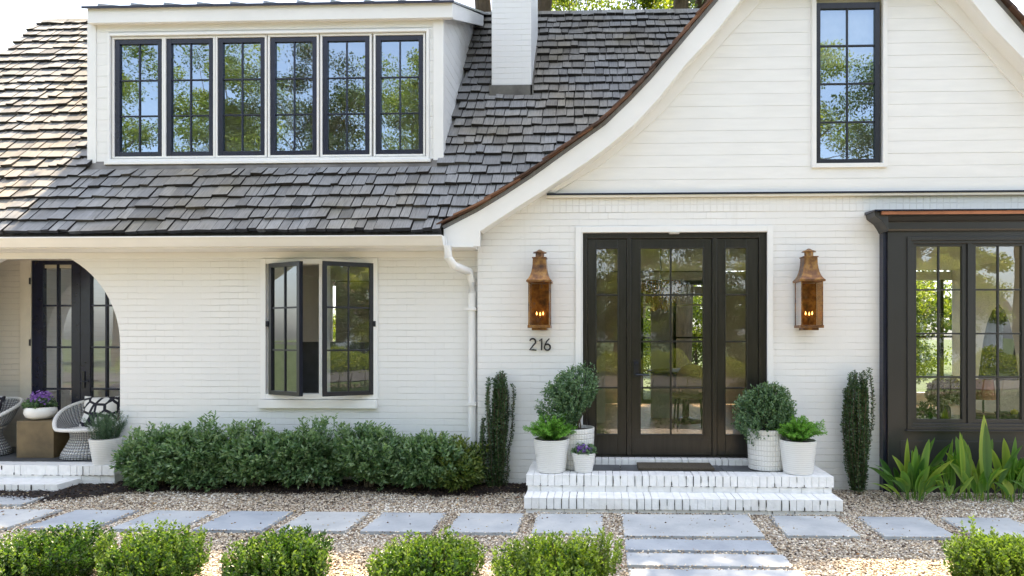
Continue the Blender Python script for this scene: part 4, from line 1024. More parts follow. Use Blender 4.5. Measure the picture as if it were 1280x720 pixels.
# ------------------------------------------------------------------ lanterns and house number
def lantern(pxc, pyb_, label):
    cx_, zb_ = at(pxc, pyb_, -.13)
    t = empty('wall_lantern', label, 'lantern', (cx_, 0, zb_), group='copper gas lanterns beside the front door')
    w, h = .108, .465; yc = -.135
    mb = MB(); e = .010
    for sx in (-1, 1):
        for sy in (-1, 1): mb.box(sx*w-e/2*(1+sx), sx*w+e/2*(1-sx), yc+sy*w-e/2*(1+sy), yc+sy*w+e/2*(1-sy), 0, h)
    for z0, z1, o_ in ((-.012, .016, .006), (h-.014, h+.006, .018)):
        mb.box(-w-o_, w+o_, yc-w-o_, yc+w+o_, z0, z1)
    mb.box(-w*.7, w*.7, yc-w*.7, yc+w*.7, -.035, -.012)
    mb.box(w+.002, w+.012, yc-w*.6, yc-w*.6+.01, h*.42, h*.46)
    mb.box(-.05, .05, -.03, -.002, .06, h-.05); mb.box(-.018, .018, yc+w, -.02, h*.8, h*.84)
    mb.build('frame', M['copper'], t, bevel=.002)
    bp = MB(); bp.box(-w+.012, w-.012, yc+w-.016, yc+w-.012, .02, h-.02); bp.build('back_plate', M['copper'], t)
    mb = MB(); pr = [(1.0, 0), (.88, .018), (.76, .045), (.665, .08), (.60, .12), (.56, .16), (.54, .225)]
    vs_, fs = [], []
    for r_, z_ in pr:
        for a_, b_ in ((-1,-1), (1,-1), (1,1), (-1,1)): vs_.append((a_*(w+.014)*r_, yc+b_*(w+.014)*r_, h+.006+z_))
    for i in range(len(pr)-1):
        for k in range(4): fs.append((i*4+k, i*4+(k+1) % 4, i*4+4+(k+1) % 4, i*4+4+k))
    fs.append((0,3,2,1)); fs.append(tuple(len(vs_)-4+k for k in range(4))); mb.add(vs_, fs)
    mb.box(-.074, .074, yc-.074, yc+.074, h+.231, h+.241)
    mb.build('roof', M['copper'], t, bevel=.002)
    mb = MB(); mb.lathe([(.044, 0), (.044, .045), (.072, .047), (.064, .056), (.036, .066), (.016, .08), (0, .084)], (0, yc, h+.241), 20); mb.build('cap', M['copper'], t, smooth=True)
    g = MB()
    i_ = w-.004
    g.add([(-i_, yc-i_, .016), (i_, yc-i_, .016), (i_, yc-i_, h-.014), (-i_, yc-i_, h-.014)], [(0,1,2,3)])
    g.add([(-i_, yc-i_, .016), (-i_, yc+i_, .016), (-i_, yc+i_, h-.014), (-i_, yc-i_, h-.014)], [(0,1,2,3)])
    g.add([(i_, yc-i_, .016), (i_, yc+i_, .016), (i_, yc+i_, h-.014), (i_, yc-i_, h-.014)], [(0,1,2,3)])
    g.build('glass', M['lglass'], t)
    mb = MB(); mb.tube([(0, yc, 0), (0, yc, .09)], .012, 10); mb.tube([(-.035, yc, .11), (0, yc, .085), (.035, yc, .11)], .006, 8); mb.build('burner', M['copper'], t)
    for sx in (-.032, 0.004, .034):
        mb = MB(); mb.lathe([(0, 0), (.005, .006), (.0075, .015), (.004, .028), (0, .04)], (sx, yc, .112+abs(sx)*.2), 10); mb.build('flame', M['flame'], t, smooth=True)
    return t
lantern(674.8, 408.5, 'aged copper gas lantern on the brick above the black number 216')
lantern(1010.8, 408.5, 'aged copper gas lantern on the brick between the door and the charcoal bay')

nx_, nz_ = at(662, 438, 0)
hn = empty('house_number', 'black iron digits reading 216 on the white brick under the left lantern', 'house number', (nx_, 0, nz_))
def digit(ch, x0, sc=.125):
    def arc(cx, cz, rx, rz, a0, a1, k=14): return [(cx+rx*math.cos(R(a0+(a1-a0)*i/k)), cz+rz*math.sin(R(a0+(a1-a0)*i/k))) for i in range(k+1)]
    S = {'2': [arc(.27, .73, .24, .25, 165, -35)+[(.30, .40), (.02, .03), (.30, .05), (.58, .02)]],
         '1': [[(.06, .80), (.24, .98), (.25, .6), (.22, .02)]],
         '6': [[(.46, .98), (.26, .78), (.10, .48)]+arc(.29, .27, .24, .25, 150, -210, 22)]}[ch]
    mb = MB()
    for l in S:
        n_ = len(l)
        for i in range(n_): pass
        mb.tube([(x0+p[0]*sc, -.016, p[1]*sc) for p in l], [.006+.0032*math.sin(math.pi*(i+1)/(n_+1)) for i in range(n_)], 8)
    mb.build('digit', M['digit'], hn, smooth=True)
digit('2', 0); digit('1', .098); digit('6', .15)

# ------------------------------------------------------------------ pots and plants
def pot(name, label, base, rb, rt, h, mat, group=None, square=False, lip=.012):
    t = empty(name, label, 'potted plant', base, group=group)
    mb = MB(); pr = [(rb-.01, 0), (rb, .008), (rb+(rt-rb)*.5, h*.5), (rt, h-.01), (rt, h), (rt-lip, h), (rt-lip-.01, h-.05)]
    mb.lathe(pr+[(0, h-.05)], seg=40); mb.build('pot', mat, t, smooth=True)
    sm = MB(); sm.lathe([(rt-.02, h-.03), (rt*.5, h-.022), (0, h-.018)], seg=20); sm.build('soil', M['soil'], t)
    return t
def fern(t, c, r, h, n, seed, mat='fern', L=.022, Wd=.006):
    g = np.random.default_rng(seed); P = []; D = []; br = []; st_ = MB()
    for i in range(n):
        a = g.uniform(0, 6.283); el = g.uniform(.25, 1.35); ln = g.uniform(.6, 1.0)
        k = 22; tt = np.linspace(0.08, 1, k)
        hor = r*ln*math.cos(el)*1.15; ver = h*ln*(.45+.75*math.sin(el))
        xs_ = hor*tt; zz = ver*(tt*1.25-.42*tt**2.2*(.3+math.cos(el)))
        b = np.array(c)+np.array([g.normal()*.03, g.normal()*.03, 0])
        pts = np.stack([b[0]+xs_*math.cos(a), b[1]+xs_*math.sin(a), b[2]+zz], 1)
        st_.tube(list(pts[::5]), .0016, 4, cap=False)
        tan = unit(np.gradient(pts, axis=0))
        for rep in range(5):
            s_ = unit(np.cross(tan, g.normal(size=(k,3)))); P.append(pts+g.normal(size=(k,3))*.004); D.append(s_*.8+tan*.7); br.append(np.clip(.3+.5*tt+g.normal(size=k)*.12-.1*(el<.5), 0, 1))
    leaves('foliage', M[mat], t, np.concatenate(P), np.concatenate(D), L, Wd, np.concatenate(br)); st_.build('stem', M['stem'], t)
def flowers(t, c, r, n, seed, h=.05):
    g = np.random.default_rng(seed); P = []; D = []; br = []
    for i in range(n):
        d = unit(g.normal(size=3)*[1,1,.6]+[0,0,.4]); f0 = np.array(c)+d*np.array(r)*g.uniform(.6, 1.05); ax = unit(d*[1,1,.6]+[0,-.5,.3])
        u = unit(np.cross(ax, g.normal(size=3))); v_ = np.cross(ax, u); b_ = g.uniform(.1, .8); s_ = g.uniform(.011, .019)
        for k in range(5):
            an = 2*math.pi*k/5; P.append(f0); D.append((u*math.cos(an)+v_*math.sin(an)+ax*.25)*s_); br.append(b_+g.normal()*.08)
    D = np.array(D); ln = np.linalg.norm(D, axis=1)
    leaves('flower', M['purple'], t, np.array(P), D, ln, ln*.95, np.clip(np.array(br), 0, 1), .08)

yp, yf_ = -.28, -.50
xl, xr = X(719, yp), X(958.5, yp)
for x0, lab, sd, r0 in ((xl, 'rounded dark green shrub in a tall white basketweave pot left of the front door', 11, (.26, .24, .31)), (xr, 'rounded dark green shrub in a tall white basketweave pot right of the front door', 12, (.265, .24, .285))):
    t = pot('potted_shrub', lab, (x0, yp, UZ-.005), .178, .192, .40, M['weave_pot'], 'shrubs in tall basketweave pots')
    stems(t, (0, 0, .62), r0, 14, .008, sd, spread=.75)
    dxs = -.045 if x0 < 0 else 0
    sprig_bush(t, M['topiary'], (dxs, 0, .635 if x0 < 0 else .60), r0, 1100, 11, .11, .028, .016, sd, up=1.0, amp=.62, lo=-.8, fill=.4)
xf1, xf2 = X(689.3, yf_), X(997.5, yf_)
for x0, lab, sd in ((xf1, 'bright green fern in a white ribbed pot at the left front corner of the landing', 21), (xf2, 'bright green fern in a white ribbed pot at the right front corner of the landing', 22)):
    t = pot('potted_fern', lab, (x0, yf_, UZ), .138, .172, .315, M['rib_pot'], 'ferns in white ribbed pots')
    fern(t, (0, 0, .30), .25, .21, 150, sd)
xs_ = X(729.5, yf_-.02)
t = pot('flower_pot', 'purple flowers in the small white ribbed pot on the landing, smallest pot by the door', (xs_, yf_-.02, UZ), .085, .116, .185, M['rib_pot'])
sprig_bush(t, M['topiary'], (0, 0, .19), (.12, .1, .07), 120, 7, .03, .022, .014, 33, lo=-.1)
flowers(t, (.01, -.02, .215), (.085, .07, .05), 70, 5)

# columnar hollies
def columnar(label, base, h, w0, w1, seed, side=0):
    t = empty('columnar_holly', label, 'shrub', base, group='narrow columnar hollies against the brick')
    g = np.random.default_rng(seed); P = []; D = []; br = []; mb = MB()
    for i in range(34):
        a = g.uniform(0, 6.283); q = g.random()**.5; hh = h*g.uniform(.82, 1.02); k = int(hh/.0105)
        tt = np.linspace(.03, 1, k); rad = (w0+(w1-w0)*np.minimum(1, tt*1.7)**.8)*q*(1-.12*np.clip(tt-.8, 0, 1)/.2)
        pts = np.stack([rad*math.cos(a)+.012*np.sin(tt*9+i), rad*math.sin(a)*.8+.01*np.cos(tt*8+i), tt*hh], 1)
        if 5 <= i < 9: pts = pts*np.array([1.25,1.1,1])+np.stack([.025*np.sin(tt*14+i)*tt, 0*tt, 0*tt],1)
        if i < 5 and side: pts = np.stack([side*(.06+.09*np.sin(tt*2.2))+.02*q*math.cos(a), pts[:,1]*.6, tt*h*(.36+.06*i)], 1)
        mb.tube(list(pts[::14]), .004, 5, cap=False)
        tan = unit(np.gradient(pts, axis=0))
        for r_ in range(4):
            s_ = unit(np.cross(tan, g.normal(size=(k,3)))); P.append(pts+s_*.003+g.normal(size=(k,3))*.003); D.append(s_+tan*.45); br.append(np.clip(g.normal(size=k)*.18+.4, 0, 1))
    n_ = sum(len(p) for p in P); leaves('foliage', M['holly'], t, np.concatenate(P), np.concatenate(D), g.uniform(.018, .03, n_), g.uniform(.011, .017, n_), np.concatenate(br)); mb.build('stem', M['stem'], t)
hb = at(622, 605, -.10); columnar('narrow dark columnar holly beside the white downspout', (hb[0], -.10, gz(-.1)+.0), 1.22, .05, .135, 41, -1)
hb = at(1072.5, 610, -.16); columnar('narrow dark columnar holly between the entry steps and the charcoal bay', (hb[0], -.16, gz(-.16)+.0), 1.24, .05, .15, 42)

# shrubs along the wall
specs = [(200, 'leftmost wall shrub, beside the white porch pot', .62, 'azalea'), (255, 'wall shrub under the plain brick left of the casement window', .68, 'azalea'), (322, 'wall shrub left below the open casement window', .70, 'azalea'),
         (388, 'wall shrub centred under the open casement window', .71, 'azalea'), (462, 'wall shrub just right of the casement window', .66, 'azalea'), (528, 'wall shrub second from the downspout', .60, 'azalea'), (571, 'small yellow-tinged wall shrub touching the downspout', .47, 'azalea_gold')]
for i, (pc, lb, hh, mt_) in enumerate(specs):
    Yb = -.20; bx_ = X(pc, Yb); gw = (.36 if i else .33) if mt_ == 'azalea' else .24
    t = empty('wall_shrub', ('dense dark green ' if mt_ == 'azalea' else '')+lb, 'shrub', (bx_, Yb, gz(Yb)+.03), group='low evergreen shrubs along the white wall')
    stems(t, (0, 0, hh*.5), (gw*.8, .2, hh*.5), 16, .006, 60+i, spread=.95)
    nn = 760 if mt_ == 'azalea' else 420; hh *= .86
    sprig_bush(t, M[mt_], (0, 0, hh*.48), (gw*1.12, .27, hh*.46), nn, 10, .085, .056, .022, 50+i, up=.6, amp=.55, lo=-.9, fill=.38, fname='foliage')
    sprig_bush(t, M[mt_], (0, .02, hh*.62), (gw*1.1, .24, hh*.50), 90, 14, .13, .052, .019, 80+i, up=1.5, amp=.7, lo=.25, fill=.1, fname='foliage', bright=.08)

# boxwoods in the foreground, in front of the shade line
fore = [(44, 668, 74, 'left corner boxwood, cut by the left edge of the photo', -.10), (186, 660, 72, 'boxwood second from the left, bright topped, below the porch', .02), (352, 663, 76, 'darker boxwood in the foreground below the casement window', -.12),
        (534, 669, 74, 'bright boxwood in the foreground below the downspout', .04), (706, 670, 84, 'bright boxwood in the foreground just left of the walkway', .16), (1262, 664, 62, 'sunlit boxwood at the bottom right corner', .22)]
for i, (pc, pt, hw, lb, br_) in enumerate(fore):  # br_: leaf tone per bush, with sun and shade put into the colour
    Yb = -2.62 if i < 5 else -2.50
    bx_, zt = at(pc, pt, Yb); rr = hw/F_PX*(Yb-CAMY)
    t = empty('boxwood', 'leafy green '+lb, 'shrub', (bx_, Yb, 0), group='clipped boxwoods along the gravel edge')
    stems(t, (0, 0, zt*.5), (rr, rr*.7, zt*.5), 18, .006, 90+i, spread=.95)
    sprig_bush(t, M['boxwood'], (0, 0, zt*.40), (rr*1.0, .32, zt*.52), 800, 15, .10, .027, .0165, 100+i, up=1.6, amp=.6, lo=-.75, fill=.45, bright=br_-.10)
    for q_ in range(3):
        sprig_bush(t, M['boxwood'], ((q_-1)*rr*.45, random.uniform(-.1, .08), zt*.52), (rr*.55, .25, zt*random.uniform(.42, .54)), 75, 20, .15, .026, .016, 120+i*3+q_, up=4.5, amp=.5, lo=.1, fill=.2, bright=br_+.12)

# broad-leaved plants before the bay
def blades(label, base, leafs, seed):
    t = empty('cast_iron_plant', label, 'plant', base, group='broad upright leaves in front of the charcoal bay'); g = np.random.default_rng(seed)
    V = []; Fa = []; rn = []
    for (lean, ln, wd, bend) in leafs+[(a_+g.normal()*.3, b_*g.uniform(.5, .85), c_*.8, d_+g.uniform(.1, .8)) for a_, b_, c_, d_ in leafs]+[(a_+g.normal()*.2, b_*g.uniform(.55, .9), c_*1.05, d_+g.uniform(0, .4)) for a_, b_, c_, d_ in leafs]:
        b0_ = np.array([g.normal()*.05+lean*.08, g.normal()*.05, 0]); az = g.uniform(-.9, .9)-1.2*(g.random() < .5)
        dh = unit(np.array([lean, -.25+g.normal()*.25, 0])+1e-4); k = 12; tw = g.uniform(-.5, .5); b_ = np.clip(g.normal()*.3+.6, 0, 1); n0 = len(V)
        for i in range(k+1):
            q = i/k; el = math.pi/2-abs(lean)*.55-bend*q*q
            if i == 0: p = b0_.copy()
            else: p = p+np.array([dh[0]*math.cos(el), dh[1]*math.cos(el), math.sin(el)])*ln/k
            ww = wd*(.10 if q < .28 else math.sin(math.pi*min(1, (q-.22)/.78))**.7)*.5
            ww = max(ww, wd*.06*(1-q))
            face = unit(np.array([math.cos(tw+q*.3), math.sin(tw+q*.3), 0])); up = np.array([0, -1, .1])*ww*.28
            V += [p-face*ww+up, p, p+face*ww+up]; rn += [b_+.08*q+.05*(i%2), b_-.16, b_+.05]
        for i in range(k):
            a_ = n0+i*3; Fa += [(a_, a_+1, a_+4, a_+3), (a_+1, a_+2, a_+5, a_+4)]
    np_mesh('foliage', np.array(V), np.array(Fa), M['blade'], t, np.clip(np.array(rn), 0, 1), True)
    return t
yb_ = -.36
def gpos(px_, Y=yb_): return (X(px_, Y), Y, gz(Y))
blades('broad-leaved clump with pale-tipped leaves below the left end of the bay', gpos(1143), [(-.9,.52,.07,.9),(-.55,.5,.08,.5),(-.25,.56,.085,.2),(.0,.6,.08,.1),(.15,.62,.075,.2),(.35,.66,.08,.3),(.6,.62,.09,.4),(.75,.55,.08,.7),(-.4,.42,.08,.3),(.3,.45,.08,.2),(-1.1,.55,.045,.6),(.9,.45,.07,.9),(-.1,.42,.07,.2)], 1)
blades('sparse small broad-leaved clump between the two taller clumps', gpos(1191), [(-.3,.42,.07,.3),(.2,.40,.075,.4),(-.6,.34,.06,1.4),(.1,.6,.06,.15),(.5,.3,.05,.6)], 2)
blades('tallest broad-leaved clump with one wide yellow-green leaf under the bay sill', gpos(1222), [(-.55,.75,.085,.2),(-.3,.8,.09,.1),(.02,.84,.11,.02),(.2,.62,.08,.2),(.45,.62,.08,.4),(-.1,.55,.08,.1),(.8,.5,.06,1.3),(.6,.42,.07,.9),(-.2,.66,.07,.1),(.1,.5,.07,.3)], 3)
blades('broad-leaved clump at the right edge of the photo under the bay', gpos(1262), [(-.5,.58,.08,.4),(-.2,.62,.085,.2),(.1,.64,.09,.1),(.3,.6,.085,.2),(-.35,.45,.08,.5),(.5,.55,.08,.4),(.0,.5,.08,.1),(-.7,.5,.06,.8),(.2,.4,.08,.3)], 4)
blades('broad-leaved clump just beyond the right edge', gpos(1302), [(-.4,.58,.08,.4),(-.1,.6,.085,.2),(.2,.6,.09,.1),(.4,.5,.085,.2),(-.6,.5,.06,.6)], 5)

# ------------------------------------------------------------------ porch furniture
by_ = .28; bxa, bxb = X(20.5, by_), X(67, by_); bzt = Z(44, 526, by_)
mb = MB(); mb.box(0, bxb-bxa, 0, .42, 0, bzt-PZ); o = mb.build('block_table', M['rustblock'], bevel=.003, loc=(bxa, by_, PZ-.003)); tag(o, 'square bronze-brown block table holding the white bowl of flowers', 'side table')
bc = at(51, 526, by_+.16)
t = empty('flower_bowl', 'white round bowl of purple flowers on the bronze block table', 'potted plant', (bc[0], by_+.16, bzt+.002))
mb = MB(); mb.lathe([(.09, 0), (.135, .025), (.155, .07), (.15, .115), (.135, .135), (.125, .135), (.13, .11), (0, .10)], seg=32); mb.build('bowl', M['white_pot'], t, smooth=True)
sprig_bush(t, M['topiary'], (0, 0, .16), (.16, .12, .08), 160, 8, .035, .03, .018, 71, lo=-.2)
flowers(t, (.02, -.03, .23), (.13, .09, .09), 120, 72)
t = pot('potted_rosemary', 'grey-green rosemary in a white ribbed pot on the porch edge beside the chair', (X(132, -.03), -.03, PZ), .112, .148, .27, M['rib_pot'])
g = np.random.default_rng(5); P=[];D=[];br=[]
for i in range(90):
    a=g.uniform(0,6.28); q=g.random()*.11; h_=g.uniform(.16,.30); k=26; tt=np.linspace(.05,1,k)
    pts=np.stack([(q+tt*q*.9)*math.cos(a)+0*tt,(q+tt*q*.9)*math.sin(a)+0*tt,.25+tt*h_],1)
    for r_ in range(4):
        s_=unit(g.normal(size=(k,3))); P.append(pts); D.append(s_+[0,0,.9]); br.append(np.clip(.3+.4*tt+g.normal(size=k)*.1,0,1))
leaves('foliage', M['rosemary'], t, np.concatenate(P), np.concatenate(D), .022, .0035, np.concatenate(br))

def wicker_chair(label, base, rz):
    t = empty('wicker_chair', label, 'chair', base, rz, group='white wicker tub chairs on the porch')
    def shell(rows, name, seg=56, a0=0, a1=2*math.pi, closed=True):
        V=[];F=[];uv=[]; n_=seg+1
        for j,row in enumerate(rows):
            for k in range(n_):
                th=a0+(a1-a0)*k/seg; x,y,z=row(th); V.append((x,y,z)); uv.append((k/seg*2, j/(len(rows)-1)))
        for j in range(len(rows)-1):
            for k in range(seg): F.append((j*n_+k, j*n_+k+1, (j+1)*n_+k+1, (j+1)*n_+k))
        me=bpy.data.meshes.new(name); me.from_pydata(V,[],F); ul=me.uv_layers.new(name='UVMap')
        for l in me.loops: ul.data[l.index].uv=uv[l.vertex_index]
        me.polygons.foreach_set('use_smooth',[True]*len(me.polygons)); me.materials.append(M['wicker'])
        o=bpy.data.objects.new(name,me); COL.objects.link(o); o.parent=t
        s=o.modifiers.new('solid','SOLIDIFY'); s.thickness=.014; s.offset=-1
        return o
    prof_=[(.31,0),(.30,.05),(.25,.14),(.215,.22),(.22,.27),(.25,.33)]
    shell([ (lambda th,r=r,z=z:(r*math.cos(th), r*math.sin(th)*.95, z)) for r,z in prof_], 'base')
    # tub: opens towards -y, back highest at +y
    def rimz(th): return .33+.28*max(0,(math.sin(th)+.62)/1.62)**.75
    def rimr(th): return .335+.05*max(0,math.sin(th))
    rows=[]
    for q in np.linspace(0,1,9):
        rows.append(lambda th,q=q:((.245+(rimr(th)-.245)*q**.7)*math.cos(th)*1.05, (.245+(rimr(th)-.245)*q**.7)*math.sin(th), .32+(rimz(th)-.32)*q))
    shell(rows,'backrest')
    mb=MB(); mb.tube([rows[-1](th) for th in np.linspace(0,2*math.pi,61)], .020, 8, cap=False); mb.build('rim', M['cane'], t, smooth=True)
    mb=MB(); mb.lathe([(.0,.30),(.24,.30),(.25,.315),(0,.325)]); mb.build('seat', M['cane'], t, smooth=True)
    return t
def cushion(label, loc, rot, w=.36):
    bm=bmesh.new(); bmesh.ops.create_cube(bm,size=1); bmesh.ops.subdivide_edges(bm,edges=bm.edges,cuts=7,use_grid_fill=True)
    for v in bm.verts:
        x,y,z=v.co; e=(1-(2*x)**2)*(1-(2*z)**2); pinch=1-.10*(1-abs(4*x*z))*max(abs(2*x),abs(2*z))
        v.co=Vector((x*w*pinch, y*(.02+.13*max(0,e)**.5), z*w*pinch))
    me=bpy.data.meshes.new('cushion'); bm.to_mesh(me); bm.free(); me.materials.append(M['cushion']); me.polygons.foreach_set('use_smooth',[True]*len(me.polygons))
    o=bpy.data.objects.new('cushion',me); COL.objects.link(o); o.location=loc; o.rotation_euler=rot; tag(o,label,'cushion',group='black and white patterned cushions'); return o
cyp=.42; cxp=X(117,cyp); wicker_chair('white wicker tub chair in front of the porch door, behind the rosemary pot', (cxp,cyp,PZ), R(14))
cushion('black and white patterned cushion in the wicker chair by the rosemary pot', (cxp+.0,cyp+.10,PZ+.47), (R(-20),0,R(8)), .40)
cxq=X(-27,cyp); wicker_chair('white wicker tub chair cut by the left edge of the photo', (cxq,cyp,PZ), R(-14))
cushion('black and white patterned cushion in the wicker chair at the left edge', (cxq-.0,cyp+.08,PZ+.47), (R(-20),0,R(-8)), .40)

# ------------------------------------------------------------------ things seen through the glass
cl=at(826,372,2.2); t=empty('chandelier','tiered amber bead chandelier hanging inside the entry','chandelier',(cl[0],2.2,2.82))
mb=MB(); mb.tube([(0,0,0),(0,0,-.45)],.008,6); mb.build('chain',M['black'],t)
mb=MB()
for ring,(rr,z0,ln) in enumerate(((.26,-.45,.16),(.20,-.55,.2),(.13,-.66,.2))):
    for k in range(int(rr*150)):
        a=2*math.pi*k/int(rr*150); mb.tube([(rr*math.cos(a),rr*math.sin(a),z0),(rr*math.cos(a),rr*math.sin(a),z0-ln*random.uniform(.7,1))],[.008,.013],5)
mb.build('beads',M['amber'],t)
mb=MB()
for rr,z0 in ((.26,-.45),(.20,-.55),(.13,-.66)): mb.tube([(rr*math.cos(a),rr*math.sin(a),z0) for a in np.linspace(0,2*math.pi,33)],.008,6,cap=False)
mb.build('ring',M['copper_plain'],t)
def dining_chair(label, loc, rz):
    t=empty('dining_chair',label,'chair',loc,rz,group='round-backed dining chairs inside')
    mb=MB(); mb.lathe([(0,.42),(.22,.42),(.24,.45),(.22,.49),(0,.5)]); mb.build('seat',M['chairseat'],t,smooth=True)
    mb=MB(); V=[]; 
    pts=[(.21*math.cos(a)*1.0,-.22-.02*math.sin(a),.68+.20*math.sin(a)) for a in np.linspace(0,2*math.pi,25)][:-1]
    mb.prism([[(p[0],p[2]) for p in pts]],-.25,-.20); mb.build('backrest',M['chairseat'],t,bevel=.015)
    for sx in (-1,1):
        for sy in (-1,1):
            mb=MB(); mb.tube([(sx*.17,sy*.16,.43),(sx*.19,sy*.2,0)],[.016,.011],7); mb.build('leg',M['black'],t)
    return t
c1=at(863,500,1.9); dining_chair('tan round-backed chair seen through the right half of the front door',(c1[0],1.95,.385),0)
mb=MB(); mb.lathe([(0,.72),(.55,.72),(.56,.735),(.55,.75),(0,.75)],seg=40); t=empty('dining_table','dark round dining table inside the entry','table',(c1[0]+.05,2.75,.385)); mb.build('tabletop',M['darkwood'],t,smooth=True)
mb=MB(); mb.lathe([(.25,0),(.22,.03),(.05,.08),(.05,.7),(.2,.72)]); mb.build('pedestal',M['darkwood'],t,smooth=True)
# ledge inside the bay and what stands on it
cz_=Z(1175,528,.05)
mb=MB(); mb.box(b0+.15,b1-.15,.02,.45,cz_-.04,cz_); mb.build('window_ledge',M['darkwood'],house)
def vase(label,px_,prof_,mat,Y=.24,cat='bowl',name='bowl'):
    o=MB(); o.lathe(prof_,seg=28); ob=o.build(name,mat,smooth=True,loc=(X(px_,Y),Y,cz_)); tag(ob,label,cat); return ob
t=empty('bouquet','dried bouquet of pale and dark leaves behind the left bay window','flowers',(X(1180,.22),.22,cz_))
mb=MB(); mb.lathe([(.05,0),(.07,.05),(.06,.14),(.045,.16),(0,.15)],seg=20); mb.build('vase',M['darkwood'],t,smooth=True)
sprig_bush(t,M['bouquet'],(0,0,.26),(.19,.14,.15),150,7,.06,.05,.03,91,lo=-.6,amp=.5)
t=empty('succulent','dark grey spiky succulent behind the lower left pane of the bay','plant',(X(1157,.2),.2,cz_))
sprig_bush(t,M['holly'],(0,0,.07),(.1,.09,.09),60,6,.05,.06,.02,92,lo=-.3,amp=.3)
vase('dark shallow bowl on the ledge behind the right bay window',1228,[(.04,0),(.12,.03),(.15,.06),(.14,.065),(0,.03)],M['darkwood'])
vase('dark bowl of fruit on the ledge at the right edge of the bay window',1262,[(.05,0),(.11,.03),(.14,.08),(.13,.08),(0,.04)],M['darkblue'])
o=MB(); o.lathe([(0,-.035),(.03,-.02),(.036,0),(.03,.022),(0,.038)],seg=16); tag(o.build('lemon',M['lemon'],smooth=True,loc=(X(1268,.2),.2,cz_+.09)),'yellow lemon on the dark bowl inside the bay','fruit')
t=empty('table_lamp','copper-shaded lamp behind the right bay window','lamp',(X(1229,.7),.7,cz_-.02))
mb=MB(); mb.lathe([(.13,.20),(.10,.42),(.095,.42),(.125,.20)],seg=28); mb.build('lamp_shade',M['copper_plain'],t,smooth=True); mb=MB(); mb.tube([(0,0,0),(0,0,.3)],.012,8); mb.build('stem',M['black'],t)
mb=MB(); mb.box(-.35,.35,0,.4,0,cz_-.02-.385); tag(mb.build('console_table',M['darkwood'],loc=(X(1229,.7),.5,.385),bevel=.004),'dark console table behind the bay window','table')
t=empty('coat_stand','dark coat hanging on a stand behind the right bay window','coat stand',(X(1248,1.2),1.2,.385))
mb=MB(); mb.tube([(0,0,0),(0,0,1.62)],.018,8); mb.build('pole',M['black'],t)
mb=MB(); mb.lathe([(.02,1.60),(.07,1.55),(.13,1.40),(.17,1.2),(.21,.9),(.23,.72),(.0,.72)],seg=18,sy=.5); mb.build('coat',M['darkblue'],t,smooth=True)
# room behind the casement: low dark cabinet, white curtain
c2=X(370,1.2); mb=MB(); mb.box(-1.0,1.2,0,.5,0,1.17); tag(mb.build('cabinet',M['grey'],loc=(c2,1.2,.385),bevel=.006),'tall dark grey cabinet behind the open casement window','cabinet')

# ------------------------------------------------------------------ trees
tree('tall broadleaf tree rising behind the roof near the dormer',(-2.2,8.6,-.05),[(-1.6,5.8,13.2,2.9,3.0,4.4),(-2.6,4.0,13.4,2.2,1.7,2.2),(-1.2,3.9,13.0,2.2,1.6,2.0),(.2,4.0,12.8,2.0,1.6,2.2)],M['oakleaf'],.17,200,85,'tall trees behind the house',1)
tree('tall broadleaf tree behind the chimney and main ridge',(2.0,9.5,-.05),[(2.6,6.2,13.0,3.2,3.2,4.4),(1.4,4.0,12.8,2.2,1.6,2.2)],M['oakleaf'],.17,170,85,'tall trees behind the house',2)
tree('sunny olive-green tree showing just above the main ridge right of the chimney',(1.2,15.5,-.05),[(-.8,15.0,11.2,3.4,2.2,3.4),(3.4,15.2,11.4,3.2,2.2,3.2)],M['streetleaf'],.12,480,70,'tall trees behind the house',4,.22)
tree('tall broadleaf tree behind the right gable',(6.8,9,-.05),[(7.4,6,12.5,3.0,4.0,4.4)],M['oakleaf2'],.16,160,100,'tall trees behind the house',3)
back=[(-9,26,9,'far back garden tree at the left'),(-3,24,8,'far back garden tree left of centre'),(2.5,22,7,'far back garden tree seen through the front door'),(8,25,9,'far back garden tree seen through the bay'),(14,24,9,'far back garden tree at the right')]
for i,(x_,y_,h_,lb) in enumerate(back):
    tree(lb,(x_,y_,-.05),[(x_,y_,h_*.55,3.4,2.6,h_*.5)],M['oakleaf'],.26,90,70,'trees in the back garden',20+i,.2)
front=[(-33,-27,19),(-26,-26,20),(-20,-27,19),(-14,-25,17),(-9.5,-27,19),(-4.5,-25,20),(1,-28,16),(5.5,-24,14),(10,-27,20),(15,-25,17),(21,-27,20)]
side=['end of the row','outermost left','far left','left','second from the left','left of centre','centre','low one right of centre','right of centre','right','outermost right']
for i,(x_,y_,h_) in enumerate(front):
    tree('street tree across the road, '+side[i],(x_,y_,-.05),[(x_,y_,h_*.62,3.0+h_*.05,3.0,h_*.40)],M['streetleaf' if i%3 else 'oakleaf2'],.13,520,70,'trees across the road reflected in the windows',30+i,.25,cr=1.05)
under=[(-15,-17.5,3.2),(-11.5,-18,4.2),(-8,-17.5,3.0),(-4.8,-18,4.6),(-1.6,-17.5,3.2),(1.6,-18,4.0),(4.6,-17.5,2.8),(7.8,-18,4.4),(11,-17.5,3.4),(14.5,-18,4.2)]
for i,(x_,y_,h_) in enumerate(under):
    tree('low leafy tree along the far kerb, seen only as a reflection in the glass',(x_,y_+ -3.5,-.05),[(x_,y_-3.5,h_*.78,2.3,1.6,h_*.78)],M['streetleaf' if i%2 else 'oakleaf2'],.12,380,75,'low trees along the far kerb',60+i,.1,name='small_tree',cr=.6)
t=empty('neighbour_house','low house with a brown roof across the road','house',(16,-34,-.05))
mb=MB(); mb.box(-6,6,-4,4,0,3); mb.build('wall',M['siding'],t)
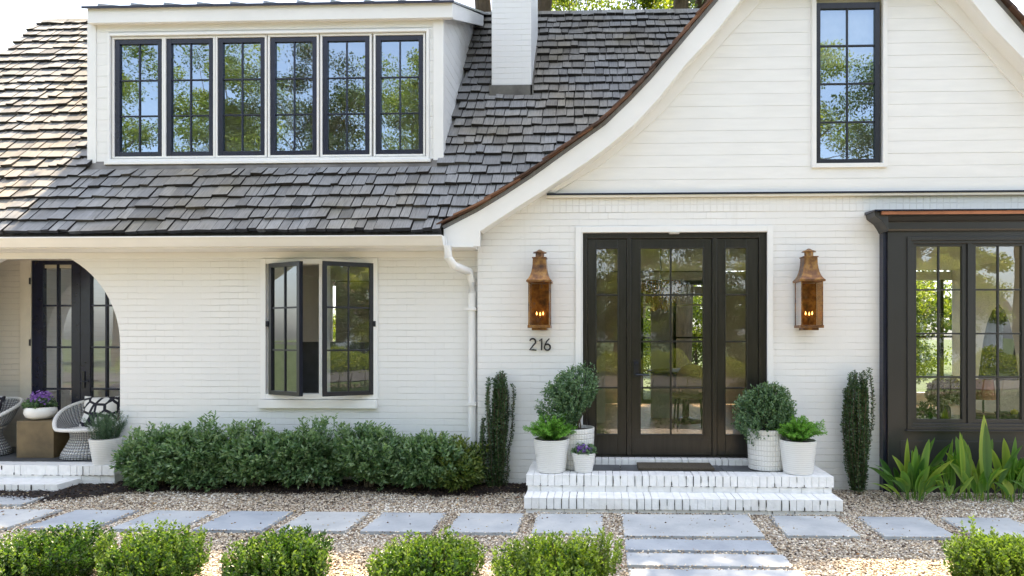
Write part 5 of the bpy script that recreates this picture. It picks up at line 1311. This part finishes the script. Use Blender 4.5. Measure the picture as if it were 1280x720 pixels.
mb=MB(); mb.prism([[(-4.6,2.9),(0,5.8),(4.6,2.9)]],-6.5,6.5,'yz'); mb.build('roof',M['brownroof'],t)
n=90000; P=np.stack([rng.uniform(-14,14,n), rng.uniform(-11.4,-4.7,n), rng.random(n)**1.5*.22-.04],1); P[:,2]*=(1+.5*np.sin(P[:,0]*2)*np.sin(P[:,1]*2.3))
leaves('ground_cover',M['oakleaf2'],None,P,rng.normal(size=(n,3))+[0,0,.8],rng.uniform(.04,.08,n),rng.uniform(.02,.04,n),np.clip(rng.normal(size=n)*.2+.5,0,1))
tag(bpy.data.objects['ground_cover'],'low leafy ground cover in the front planting bed',kind='stuff')
hd=empty('clipped_hedge','long loose hedge between the front garden and the road','hedge',(0,-11.6,-.05))
hm_=MB(); 
for q in range(60): hm_.tube([(-14+q*.47,0,0),(-14+q*.47+.05,.05,.5)],[.02,.012],5)
hm_.build('stem',M['stem'],hd)
g=np.random.default_rng(200); n=90000; hx_=g.uniform(-15,15,n); top=1.05+.18*np.sin(hx_*1.3)+.12*np.sin(hx_*3.7)+.08*np.sin(hx_*9)
sd_=g.uniform(-1,1,n); P=np.stack([hx_, sd_*.55*(1+.15*np.sin(hx_*5)), top*np.clip(1-.35*np.abs(sd_)**3,0,1)*(1-np.abs(g.normal(size=n))*.16)],1); P=P[P[:,2]>0]
leaves('foliage',M['streetleaf'],hd,P,g.normal(size=P.shape)+[0,0,.6],g.uniform(.04,.07,len(P)),g.uniform(.025,.04,len(P)),np.clip(g.normal(size=len(P))*.2+.5,0,1))
rear=[(-6.5,10.5,2.6),(-3.2,11,3.2),(.2,12.5,2.4),(2.6,10.8,3.2),(5.2,11.2,2.6),(8,10.6,3.4)]
nm=['leftmost','second','small third','fourth','fifth','rightmost']
for i,(x_,y_,h_) in enumerate(rear):
    tree(nm[i]+' leafy shrub tree at the end of the back lawn',(x_,y_,-.05),[(x_,y_,h_*.5,1.7,1.1,h_*.5)],M['streetleaf'],.09,220,55,'shrub trees behind the house',90+i,.07,name='small_tree',cr=.5)

#@@END
# things whose mesh was measured in world space get their Empty at their own base
for o_ in list(bpy.data.objects):
    if o_.parent is None and o_.type == 'EMPTY' and o_.name.split('.')[0] in ('entry_steps', 'porch_steps'):
        for c_ in o_.children: c_.matrix_parent_inverse = Matrix.Translation(-o_.location)
